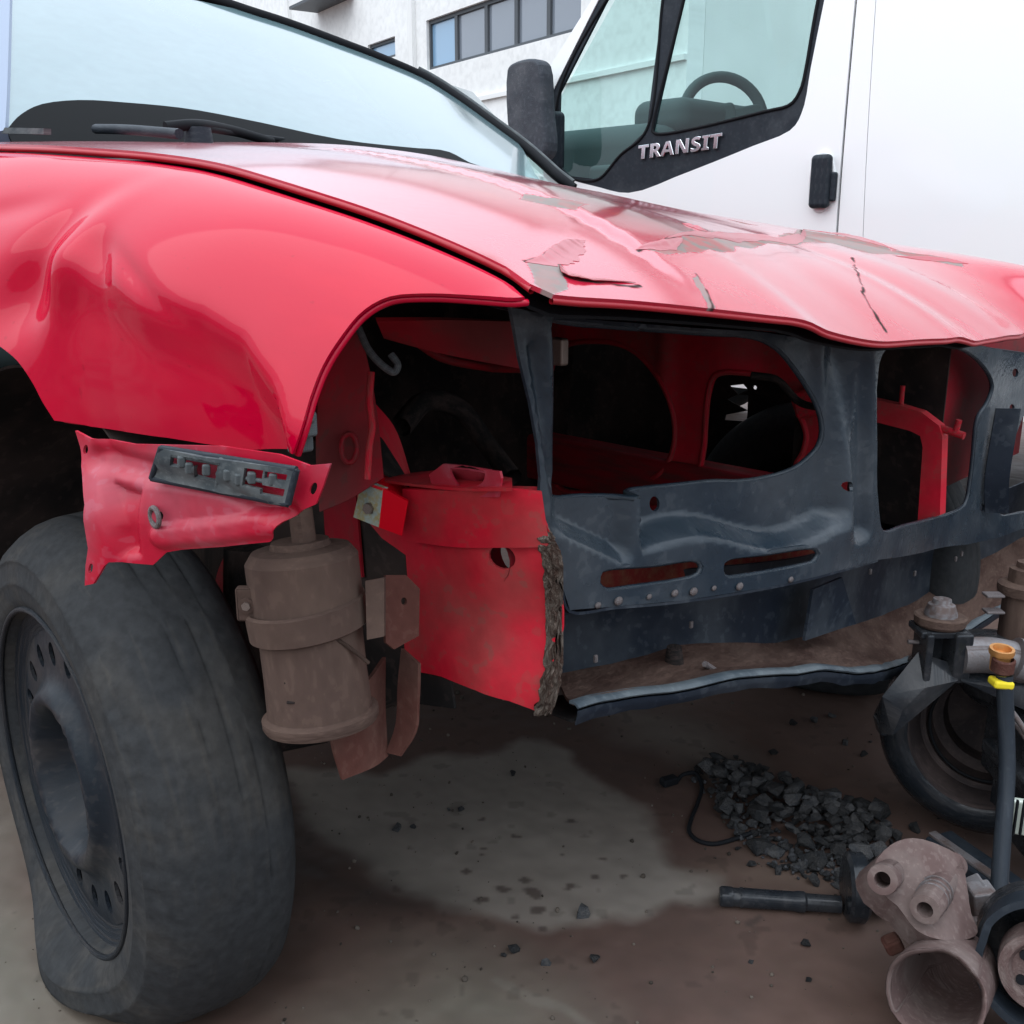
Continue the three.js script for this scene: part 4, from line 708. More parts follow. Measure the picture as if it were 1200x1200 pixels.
// ---------------- the wheels
function makeWheel() {
  const w = new THREE.Group(); w.name = 'front_wheel';
  // built about the z axis, outer face towards +z, hub plane at z = 0
  const R = 0.307, prof = [[0.2, -0.012], [0.205, 0.002], [0.22, 0.008], [0.236, 0.0095], [0.238, 0.0115], [0.2405, 0.0095], [0.262, 0.006], [0.264, 0.008], [0.2665, 0.0045], [0.281, -0.006], [0.293, -0.02], [0.301, -0.036], [0.305, -0.054], [0.3058, -0.064], [0.3022, -0.0665], [0.306, -0.069], [0.307, -0.09], [0.3035, -0.0925], [0.307, -0.095], [0.3065, -0.114], [0.303, -0.1165], [0.306, -0.119], [0.304, -0.134], [0.297, -0.15], [0.282, -0.162], [0.256, -0.168], [0.22, -0.165], [0.2, -0.15]];
  const A = 240, rows = prof.map(([r, z], j) => [...Array(A + 1)].map((_, i) => {
    const t = i / A * 2 * Math.PI; let x = r * Math.cos(t), y = r * Math.sin(t), zz = z < -0.03 ? -0.03 + (z + 0.03) * 0.9 : z; if (j === 8 || j === 9) zz += i % 4 < 2 ? 0.0016 : 0;
    const groove = [14, 17, 20].includes(j); if (groove) { const fade = step(0.45, 0.62, fbm(t * 3 + j, j, 3, 0, 19)); const k = mix(0.0045, 0, fade); x += k * Math.cos(t); y += k * Math.sin(t); }
    const sq = step(0.2, 0.307, r) , low = -(HUBH - 0.002);
    const dn = Math.max(0, Math.cos(t + Math.PI / 2) );                        // flat: squashed on the ground, walls bulged
    const squash = Math.max(0, low - y);
    { const w = 0.02, e = y - low; y = e > w ? y : e < -w ? low : low + (e + w) * (e + w) / (4 * w); }
    zz += (z > -0.08 ? 1 : -1) * (0.04 * Math.pow(dn, 9) * Math.sin(Math.PI * clamp((r - 0.2) / 0.11)) + 0.35 * squash);
    const bulge = 0.006 * Math.pow(dn, 3) * sq; x += bulge * 0.4 * Math.cos(t) * (1 - dn);
    return new THREE.Vector3(x, y, zz);
  }));
  const tread = tex(1024, 512, (u, v) => {
    const n = fbm(u * 6, v * 6, 6, 6, 101), s = fbm(u * 4, v * 48, 4, 4, 103), k = Math.abs(fbm(u * 3 + 2 * n, v * 22, 4, 0, 105) - 0.5), f = fbm(u * 60, v * 60, 3, 60, 107), sc = fbm(u * 16, v * 9, 5, 16, 109);
    let c = blend([0.027, 0.0285, 0.03], [0.047, 0.044, 0.04], clamp(step(0.42, 0.75, n) * 0.6 + step(0.5, 0.7, s) * 0.4));
    return shade(c, 0.72 + 0.56 * f);
  });
  M.rubber = std({ map: rep(tread, 0.45), roughness: 0.78, bumpMap: rep(N2, 0.3), bumpScale: 0.0005 });
  const tyre = part('tyre', skin(rows, 0.006, true, 1.8), M.rubber, w, 'bald flat tyre');
  // steel rim
  const rim = part('rim', lathe([[0.205, 0.006], [0.208, 0.001], [0.206, -0.008], [0.199, -0.011], [0.194, -0.013], [0.187, -0.016], [0.18, -0.0175], [0.174, -0.018]], 72).rotateX(Math.PI / 2), M.steelRim, w, 'black steel rim with round vent holes');
  part('rim_barrel', lathe([[0.174, -0.018], [0.178, -0.1], [0.2, -0.155]], 60).rotateX(Math.PI / 2), M.steelRim, w);
  part('rim_edge', new THREE.TorusGeometry(0.2065, 0.0035, 8, 90).translate(0, 0, 0.004), M.steelRim, w);
  const dz = spline([[0, -0.06], [0.03, -0.06], [0.055, -0.055], [0.07, -0.04], [0.084, -0.008], [0.093, 0.004], [0.103, 0.004], [0.118, -0.01], [0.131, -0.014], [0.16, -0.014], [0.178, -0.017]]);
  const dS = (x, y) => new THREE.Vector3(x, y, dz(Math.hypot(x, y)));
  const vents = [...Array(18)].map((_, k) => { const t = k / 18 * 2 * Math.PI; return ring(0.15 * Math.cos(t), 0.15 * Math.sin(t), 0.0145, 0.0105, 12, t); });
  const studs = [...Array(4)].map((_, k) => { const t = k / 4 * 2 * Math.PI + 0.5; return [0.05 * Math.cos(t), 0.05 * Math.sin(t)]; });
  part('rim_disc', sheet(dS, [ring(0, 0, 0.177, 0.177, 90), ring(0, 0, 0.029, 0.029, 28), ...vents], { g: 0.011, th: 0.004, side: 1 }), M.steelRim, w);
  part('hub_cap', lathe([[0, 0.012], [0.02, 0.01], [0.026, 0.002], [0.027, -0.02]], 28).rotateX(Math.PI / 2).translate(0, 0, -0.063), M.bolt, w);
  for (const [x, y] of studs) part('wheel_bolt', new THREE.CylinderGeometry(0.009, 0.011, 0.02, 6).rotateX(Math.PI / 2).translate(x, y, -0.048), M.bolt, w);
  part('brake_disc', lathe([[0.03, 0], [0.13, 0], [0.13, -0.02], [0.03, -0.02]], 40).rotateX(Math.PI / 2).translate(0, 0, -0.11), M.liner, w);
  return w;
}
{
  const w = makeWheel(); car.add(w); w.position.set(0, HUBH, 0); w.rotation.y = THREE.MathUtils.degToRad(-3);
  const w2 = w.clone(); w2.name = 'front_wheel_001'; car.add(w2); w2.position.set(0.14, HUBH, -1.56); w2.rotation.y = Math.PI;
}
// ================================================================ THE VAN
const VANYAW = THREE.MathUtils.degToRad(-46);
const vo = GROUND.at(985, 300, { d: 2.95 });
const VAN = new Frame(vo.x, 0, vo.z, VANYAW);               // x towards the van's tail, z out of its near side
{
  const van = thing('white_van', 'white panel van parked behind the red car, front door with black window trim', 'van', VAN);
  const sdS = (x, y) => new THREE.Vector3(x, y, -0.05 * Math.max(0, (y - 0.95) / 0.9) ** 1.6 - 0.03 * Math.max(0, (0.6 - y) / 0.4) ** 2);
  const inset = (o) => (x, y) => sdS(x, y).add(new THREE.Vector3(0, 0, o));
  const U = (pts, s = sdS) => VAN.uvs(s, pts, [-0.3, 1.3]);
  const line = (x) => U([[x, 0]])[0];
  const doorTopR = U([[1003, -1]])[0], doorBotR = U([[982, 250]])[0];
  const slope = (doorTopR[0] - doorBotR[0]) / (doorTopR[1] - doorBotR[1]), edgeX = (y) => doorBotR[0] + slope * (y - doorBotR[1]);
  const q = VAN.at(645, 90, { z: 0 }), aTop = VAN.at(702, 0, { z: -0.03 });
  const aSl = (aTop.x - q.x) / (aTop.y - q.y), aX = (y) => q.x + aSl * (y - q.y);
  console.log('van door', q.x.toFixed(2), q.y.toFixed(2), aTop.x.toFixed(2), aTop.y.toFixed(2), 'edge', doorBotR, doorTopR);
  const H = Math.min(2.05, aTop.y + 0.35);
  // trim outline in van coordinates
  const tr = U([[645, 112], [702, -2]]), trLow = U(smooth2([[648, 190], [660, 206], [700, 219], [738, 226], [800, 204], [880, 172], [928, 151], [941, 128], [950, 80]], false, 3)), trUp = U([[966, 0]])[0];
  const trimOut = [...trLow, trUp, [trUp[0] + (trUp[0] - trLow[trLow.length - 1][0]) * 0.6, H - 0.1], [aX(H - 0.1) + 0.04, H - 0.1], ...tr.slice().reverse().map((p) => [p[0], p[1]])];
  const paneM = [...U(smooth2([[764, 154], [770, 157], [898, 130], [926, 122], [938, 104], [945, 74]], false, 3)), U([[958, 0]])[0], [U([[958, 0]])[0][0] + 0.05, H - 0.16], [U([[801, 0]])[0][0] + 0.03, H - 0.16], U([[800, 0]])[0]];
  const paneQ = [...U([[653, 190], [664, 206], [700, 210], [726, 182], [757, 152], [776, 0]]), [U([[776, 0]])[0][0] + 0.02, H - 0.16], [aX(H - 0.16) + 0.1, H - 0.16], ...U([[710, 0], [655, 108]])];
  const doorOut = [[q.x - 0.04, 0.42], [edgeX(0.42) - 0.003, 0.42], [edgeX(H) - 0.003, H], [aX(H) - 0.02, H], [q.x - 0.03, q.y + 0.03]];
  const winHole = trimOut;
  const door = part('front_door', sheet(sdS, [doorOut, winHole], { g: 0.05, th: 0.012, side: 1 }), M.white, van, 'white front door');
  const trim = part('window_trim', sheet(inset(-0.004), [trimOut, paneM, paneQ], { g: 0.04, th: 0.01, side: 1 }), M.blackTrim, door, 'black plastic window surround with chrome lettering');
  part('window_pane', sheet(inset(-0.009), [paneM], { g: 0.08, th: 0, side: 1 }), M.glass, door);
  part('quarter_pane', sheet(inset(-0.009), [paneQ], { g: 0.08, th: 0, side: 1 }), M.glass, door);
  const seal = (L) => tube(L.map((p) => inset(-0.003)(...p)), 0.005, { closed: true, n: 140, k: 6 });
  part('window_seal', [seal(paneM), seal(paneQ)], M.black, door);
  const sx = U([[1020, 100]])[0], sb = U([[1012, 260]])[0], ssl = (sx[0] - sb[0]) / (sx[1] - sb[1]), sX = (y) => sb[0] + ssl * (y - sb[1]);
  part('pillar_panel', sheet(sdS, [[[edgeX(0.42) + 0.004, 0.42], [sX(0.42) - 0.001, 0.42], [sX(H) - 0.001, H], [edgeX(H) + 0.004, H]]], { g: 0.06, th: 0.012, side: 1 }), M.white, van);
  part('cargo_side', sheet(sdS, [[[sX(0.42) + 0.001, 0.42], [2.9, 0.42], [2.9, H], [sX(H) + 0.001, H]]], { g: 0.1, th: 0.012, side: 1 }), M.white, van);
  part('rub_strip', new RoundedBoxGeometry(3.2, 0.1, 0.02, 2, 0.008).translate(1.3, 0.62, 0.008), M.blackTrim, van);
  // dark gap behind the shut line
  part('door_seal', loft([[0.42, 1.2, H].map((y) => inset(-0.011)(edgeX(y) - 0.02, y)), [0.42, 1.2, H].map((y) => inset(-0.011)(edgeX(y) + 0.02, y))], { nu: 10, th: 0.003 }), M.black, van);
  part('panel_backing', loft([[0.42, 1.2, H].map((y) => inset(-0.014)(sX(y) - 0.02, y)), [0.42, 1.2, H].map((y) => inset(-0.014)(sX(y) + 0.02, y))], { nu: 10, th: 0.003 }), M.white, van);
  // handle in its cup
  const hc = VAN.at(965, 213, { z: 0.0 });
  const cup = part('handle_cup', [new THREE.TorusGeometry(0.062, 0.008, 10, 40).scale(0.62, 1.25, 0.5).translate(hc.x - 0.006, hc.y, 0.0)], M.white, door);
  part('door_handle', [new RoundedBoxGeometry(0.062, 0.148, 0.03, 4, 0.014).translate(hc.x, hc.y, 0.016), new RoundedBoxGeometry(0.016, 0.08, 0.02, 2, 0.006).translate(hc.x + 0.037, hc.y - 0.015, 0.008)], M.blackTrim, door, 'black door handle');
  // lettering on the trim
  const font = await new FontLoader().loadAsync('fonts/droid/droid_sans_bold.typeface.json');
  const t0 = U([[748, 187]])[0], t1 = U([[846, 173]])[0], len = Math.hypot(t1[0] - t0[0], t1[1] - t0[1]), ang = Math.atan2(t1[1] - t0[1], t1[0] - t0[0]);
  const txt = new TextGeometry('TRANSIT', { font, size: 0.042, depth: 0.004, curveSegments: 4, bevelEnabled: true, bevelSize: 0.001, bevelThickness: 0.001, bevelSegments: 1 });
  txt.computeBoundingBox(); const bb = txt.boundingBox; txt.translate(-bb.min.x, 0, 0); txt.scale(len / (bb.max.x - bb.min.x), 1, 1);
  txt.applyMatrix4(new THREE.Matrix4().set(1, 0.12, 0, 0, 0, 1, 0, 0, 0, 0, 1, 0, 0, 0, 0, 1)); txt.rotateZ(ang); txt.translate(t0[0], t0[1], sdS(...t0).z + 0.001);
  part('badge', txt, M.chrome, trim, 'chrome raised lettering TRANSIT');
  // mirror
  const mS = (x, y) => new THREE.Vector3(x, y, 0), mo = VAN.at(646, 130, { z: 0.02 });
  const mp = [[604, 84], [608, 79], [630, 74], [637, 79], [641, 130], [644, 176], [638, 184], [612, 172], [606, 158]].map(([x, y]) => VAN.at(x, y, { z: 0.1 }));
  const shp = new THREE.Shape(smooth2(mp.map((p) => [p.x, p.y]), true, 4).map((p) => new THREE.Vector2(...p)));
  const mg = new THREE.ExtrudeGeometry(shp, { depth: 0.03, bevelEnabled: true, bevelSize: 0.012, bevelThickness: 0.02, bevelSegments: 4, curveSegments: 8 }); mg.translate(0, 0, 0.085);
  const mir_ = part('side_mirror', boxUV(mg), M.mirror, van, 'tall dark grey side mirror');
  part('mirror_arm', new RoundedBoxGeometry(0.06, 0.2, 0.08, 3, 0.02).translate(mo.x - 0.0, mo.y - 0.1, 0.01), M.blackTrim, mir_);
  // cabin, far side, roof, nose: enough of the van to stand as one
  const farS = (x, y) => new THREE.Vector3(x, y, -1.85);
  part('body_side', sheet(farS, [[[q.x - 0.05, 0.42], [2.9, 0.42], [2.9, H], [aX(H), H], [q.x - 0.05, q.y]], [[q.x + 0.22, 1.16], [edgeX(1.2) - 0.2, 1.26], [edgeX(H) - 0.22, H - 0.16], [aX(H - 0.16) + 0.12, H - 0.16]]], { g: 0.15, th: 0.03, side: -1 }), M.cabinLight, van);
  part('bulkhead', new THREE.BoxGeometry(0.03, 1.5, 1.74).translate(edgeX(1.3) + 0.02, 1.2, -0.94), M.cabinLight, van);
  part('roof', new RoundedBoxGeometry(2.9 - aX(H), 0.08, 1.86, 3, 0.03).translate((2.9 + aX(H)) / 2, H + 0.03, -0.95), M.white, van);
  part('windshield', loft([[new THREE.Vector3(q.x - 0.28, 1.13, -0.12), new THREE.Vector3(q.x - 0.34, 1.13, -0.93), new THREE.Vector3(q.x - 0.28, 1.13, -1.74)], [new THREE.Vector3(aX(H) - 0.02, H, -0.12), new THREE.Vector3(aX(H) - 0.05, H, -0.93), new THREE.Vector3(aX(H) - 0.02, H, -1.74)]], { nu: 12, th: 0 }), M.glass, van);
  part('nose', loft([[-0.02, -0.4, -0.93, -1.45, -1.84].map((z) => new THREE.Vector3(q.x - 0.3, 1.12, z)), [-0.02, -0.4, -0.93, -1.45, -1.84].map((z) => new THREE.Vector3(q.x - 0.85, 0.95, z * 0.94 - 0.05)), [-0.02, -0.4, -0.93, -1.45, -1.84].map((z) => new THREE.Vector3(q.x - 0.95, 0.42, z * 0.94 - 0.05))], { nu: 16, nv: 12, th: 0.02 }), M.white, van);
  part('wing', sheet(sdS, [[[q.x - 0.9, 0.5], [q.x - 0.05, 0.5], [q.x - 0.05, 1.1], [q.x - 0.3, 1.1], [q.x - 0.85, 0.93]]], { g: 0.08, th: 0.012, side: 1 }), M.white, van);
  part('dashboard', [new RoundedBoxGeometry(0.55, 0.34, 1.7, 3, 0.08).translate(q.x + 0.1, 1.1, -0.95), new RoundedBoxGeometry(0.25, 0.12, 0.5, 3, 0.05).translate(q.x + 0.28, 1.3, -0.5)], M.cabin, van);
  part('door_lining', new RoundedBoxGeometry(0.9, 0.7, 0.05, 2, 0.02).translate(q.x + 0.6, 0.78, -0.06), M.cabin, van);
  const sw = VAN.at(848, 138, { z: -0.5 });
  part('steering_wheel', [new THREE.TorusGeometry(0.15, 0.02, 10, 40), new RoundedBoxGeometry(0.3, 0.05, 0.03, 2, 0.01), new RoundedBoxGeometry(0.1, 0.1, 0.04, 2, 0.02)].map((g) => g.rotateX(0).rotateY(1.0).rotateZ(0.35).translate(sw.x, sw.y, sw.z)), M.cabin, van);
  for (const z of [-0.5, -1.35]) part('seat', [new RoundedBoxGeometry(0.16, 0.7, 0.5, 3, 0.06).rotateZ(-0.2).translate(edgeX(1) - 0.1, 1.1, z), new RoundedBoxGeometry(0.5, 0.14, 0.5, 3, 0.05).translate(edgeX(1) - 0.35, 0.78, z)], M.cabin, van);
  part('floor', new THREE.BoxGeometry(3.7, 0.06, 1.8).translate(1.0, 0.45, -0.93), M.cabin, van);
  for (const x of [q.x - 0.45, 2.2]) for (const z of [-0.1, -1.75]) part('wheel', [new THREE.TorusGeometry(0.25, 0.09, 12, 36).translate(x, 0.34, z - 0.02), new THREE.CylinderGeometry(0.2, 0.2, 0.12, 24).rotateX(Math.PI / 2).translate(x, 0.34, z - 0.02)], M.rubber, van);
}
// ================================================================ THE BUILDING
{
  const yaw = Math.atan2(-0.832, 0.555);
  const bo = GROUND.at(600, 278, { d: 24 });
  const BLD = new Frame(bo.x, 0, bo.z, yaw);
  const b = thing('industrial_building', 'white industrial building with a band of grey windows, far behind the van', 'building', BLD);
  const wallM = std({ map: rep(worn([0.84, 0.85, 0.84], [0.7, 0.7, 0.68], 0.3, 71, 3), 5), roughness: 0.9 });
  const glassM = phy({ color: new THREE.Color(0.2, 0.23, 0.27), roughness: 0.08, metalness: 0, clearcoat: 1, clearcoatRoughness: 0.03 }), frameM = std({ color: new THREE.Color(0.09, 0.1, 0.11), roughness: 0.5 }), blueM = phy({ color: new THREE.Color(0.22, 0.38, 0.55), roughness: 0.1, clearcoat: 1 });
  const P = (x, y, z = 0) => BLD.at(x, y, { z });
  const w0 = P(500, 53), w1 = P(681, 2), wt = P(500, 24), top = P(600, -260).y;
  const winY0 = P(500, 83).y, winY1 = P(500, 24).y, x0 = w0.x, x1 = w1.x;
  const mull = [500, 531, 566, 601, 639, 681].map((px, i) => { const py = mix(53, 2, (px - 500) / 181); return P(px, py).x; });
  const s = P(431, 55), e = P(463, 52), sy0 = P(463, 66).y, sy1 = P(463, 42).y;
  const L = P(100, 0).x - 14, Rr = x1 + 3.2;
  console.log('building', x0, x1, winY0, winY1, top, 'mull', mull);
  const flat = (x, y) => new THREE.Vector3(x, y, 0);
  const wall = part('wall', sheet(flat, [[[L, -0.2], [Rr, -0.2], [Rr, top], [L, top]], [[x0, winY0], [x1, winY0], [x1, winY1], [x0, winY1]], [[s.x, sy0], [e.x, sy0], [e.x, sy1], [s.x, sy1]]], { g: 1.2, th: 0.4, side: 1 }), wallM, b);
  const box = (a, c, y0, y1, z0, z1) => new THREE.BoxGeometry(c - a, y1 - y0, z1 - z0).translate((a + c) / 2, (y0 + y1) / 2, (z0 + z1) / 2);
  for (let i = 0; i < 5; i++) { const w = part('window', [box(mull[i], mull[i] + 0.07, winY0, winY1, -0.2, -0.08), box(mull[i + 1] - 0.06, mull[i + 1], winY0, winY1, -0.2, -0.08), box(mull[i] + 0.07, mull[i + 1] - 0.06, winY0, winY0 + 0.08, -0.2, -0.08), box(mull[i] + 0.07, mull[i + 1] - 0.06, winY1 - 0.09, winY1, -0.2, -0.08)], frameM, b); part('pane', box(mull[i] + 0.07, mull[i + 1] - 0.06, winY0 + 0.08, winY1 - 0.09, -0.17, -0.14), i ? glassM : blueM, w); }
  { const w = part('window', [box(s.x, s.x + 0.07, sy0, sy1, -0.2, -0.08), box(e.x - 0.07, e.x, sy0, sy1, -0.2, -0.08), box(s.x + 0.07, e.x - 0.07, sy1 - 0.08, sy1, -0.2, -0.08), box(s.x + 0.07, e.x - 0.07, sy0, sy0 + 0.08, -0.2, -0.08)], frameM, b); part('pane', box(s.x + 0.07, e.x - 0.07, sy0 + 0.08, sy1 - 0.08, -0.17, -0.14), blueM, w); }
  const pil = P(485, 40).x, led = P(620, 150).y;
  part('pilaster', box(pil - 0.12, pil + 0.12, -0.2, top, 0.002, 0.12), wallM, b);
  part('pilaster', box(P(340, 20).x - 0.1, P(340, 20).x + 0.1, -0.2, top, 0.002, 0.12), wallM, b);
  part('ledge', box(pil + 0.13, Rr, P(570, 112).y - 0.1, P(570, 112).y, 0.002, 0.08), wallM, b);
  const c0 = P(372, 12), c1 = P(415, 0);
  part('canopy', box(c0.x, c1.x, c0.y, c0.y + 0.5, 0.002, 0.9), wallM, b);
  part('canopy_soffit', box(c0.x, c1.x, c0.y - 0.08, c0.y - 0.004, 0.002, 0.9), frameM, b);
  part('side_wall', box(Rr - 0.4, Rr, -0.2, top, -8, -0.41), wallM, b);
  part('roof', box(L, Rr, top, top + 0.3, -8, 0.3), wallM, b);
}
// ================================================================ THE GROUND
const G = (px, py, y = 0) => GROUND.at(px, py, { y });
{
  const T = 8, g2 = (pts) => pts.map(([x, y]) => { const p = G(x, y); return [p.x, p.z]; });
  const dry = g2(smooth2([[330, 900], [352, 945], [385, 990], [430, 1022], [500, 1052], [560, 1078], [640, 1084], [720, 1078], [790, 1068], [850, 1050], [845, 1030], [800, 1012], [790, 985], [760, 950], [720, 930], [690, 900], [640, 870], [560, 880], [440, 900]], true, 3));
  const tan1 = g2(smooth2([[700, 820], [800, 840], [860, 870], [880, 905], [850, 915], [780, 880], [720, 860]], true, 3));
  const wet = g2(smooth2([[300, 900], [345, 950], [390, 1005], [440, 1030], [520, 1060], [450, 1075], [360, 1050], [340, 1120], [200, 1200], [330, 1000]], true, 3));
  const olive = g2(smooth2([[360, 1215], [420, 1165], [520, 1130], [600, 1150], [660, 1195], [640, 1230]], true, 3)), oliveL = g2([[-60, 880], [20, 960], [30, 1040], [80, 1120], [160, 1200], [160, 1260], [-200, 1260]]);
  const sand = g2(smooth2([[830, 1020], [880, 1000], [940, 1010], [1000, 1060], [880, 1050]], true, 3)), spots = [[540, 1018, 0.008], [560, 1056, 0.01], [587, 1043, 0.011], [613, 1027, 0.009], [626, 1060, 0.012], [660, 1040, 0.008], [633, 1082, 0.008], [520, 1080, 0.006], [690, 1032, 0.007], [700, 1010, 0.006], [648, 1006, 0.006], [606, 978, 0.007], [575, 960, 0.006], [668, 965, 0.008], [596, 1070, 0.007], [622, 1042, 0.014], [730, 1030, 0.006], [560, 990, 0.005], [885, 1075, 0.01], [560, 1000, 0.004], [470, 1040, 0.006]].map(([x, y, r]) => { const p = G(x, y); return [p.x, p.z, r]; }), edge = g2([[590, 1150], [640, 1180], [690, 1205]]);
  const soft = (x, z, P, w) => { const d = lineDist(x, z, [...P, P[0]]); return inPoly(x, z, P) ? 0.5 + 0.5 * clamp(d / w) : 0.5 - 0.5 * clamp(d / w); };
  const cx = 0.4, cz = -1.6;                                       // centre of the tile
  const info = (u, v) => {
    const x = cx + (u - 0.5) * T, z = cz - (v - 0.5) * T, n = fbm(u * 10, v * 10, 6, 10, 111), m = fbm(u * 44, v * 44, 5, 44, 113), f = fbm(u * 260, v * 260, 2, 260, 117);
    const wx = x + 0.07 * (fbm(u * 90, v * 90, 4, 90, 119) - 0.5), wz = z + 0.07 * (fbm(u * 90 + 30, v * 90, 4, 90, 121) - 0.5);
    return { x, z, n, m, f, dry: Math.max(soft(wx, wz, dry, 0.014), 0.75 * soft(wx, wz, tan1, 0.05)), wet: soft(wx, wz, wet, 0.06), ol: Math.max(soft(wx, wz, olive, 0.1), soft(wx, wz, oliveL, 0.08)), sand: soft(wx, wz, sand, 0.05), edge: lineDist(wx, wz, edge), spot: Math.max(...spots.map(([sx, sz, r]) => { const dx = Math.abs(wx - 0.3 * (wx - x) - sx), dz = Math.abs(wz - sz); return dx > 0.05 || dz > 0.05 ? 0 : step(1.15, 0.85, Math.hypot(dx, dz * 1.3) / r); })) };
  };
  const W0 = 1536, cache = new Float32Array(W0 * W0);
  const col = tex(W0, W0, (u, v) => {
    const i = info(u, v);
    let c = blend([0.08, 0.047, 0.037], [0.125, 0.077, 0.06], step(0.3, 0.7, i.n));
    c = blend(c, [0.045, 0.034, 0.029], step(0.5, 0.8, i.m) * 0.35);
    c = blend(c, [0.2, 0.174, 0.148], i.dry * (0.75 + 0.25 * i.m)); c = blend(c, [0.135, 0.125, 0.098], i.ol * 0.85); c = blend(c, [0.15, 0.105, 0.08], i.sand * 0.6);
    c = blend(c, [0.02, 0.016, 0.014], i.wet * 0.85); c = blend(c, [0.2, 0.19, 0.16], 0.35 * step(0.012, 0.003, i.edge) * i.m);
    c = blend(c, [0.05, 0.034, 0.028], 0.8 * i.spot);
    cache[Math.floor(v * W0) * W0 + Math.floor(u * W0)] = clamp(0.74 - 0.26 * step(0.4, 0.7, i.n) * (1 - i.dry) - 0.22 * i.wet + 0.08 * i.dry + 0.05 * i.f);
    const spk = i.f > 0.78 ? 0.75 : 1; return shade(c, (0.86 + 0.28 * i.f * (0.5 + 0.5 * i.m)) * spk);
  });
  const rgh = tex(W0, W0, (u, v) => cache[Math.floor(v * W0) * W0 + Math.floor(u * W0)], false);
  const bmp = tex(1024, 1024, (u, v) => 0.5 * fbm(u * 40, v * 40, 5, 40, 131) + 0.5 * fbm(u * 220, v * 220, 3, 220, 133), false);
  const mat = std({ specularIntensity: 0.8, map: col, roughnessMap: rgh, bumpMap: bmp, bumpScale: 0.009, roughness: 1 });
  const geo = new THREE.PlaneGeometry(600, 600, 60, 60).rotateX(-Math.PI / 2), p = geo.attributes.position, uv = geo.attributes.uv;
  for (let i = 0; i < p.count; i++) uv.setXY(i, (p.getX(i) - cx) / T + 0.5, -(p.getZ(i) - cz) / T + 0.5);
  const gr = new THREE.Mesh(geo, mat); gr.name = 'ground'; gr.userData.kind = 'structure'; gr.receiveShadow = true; scene.add(gr);
}
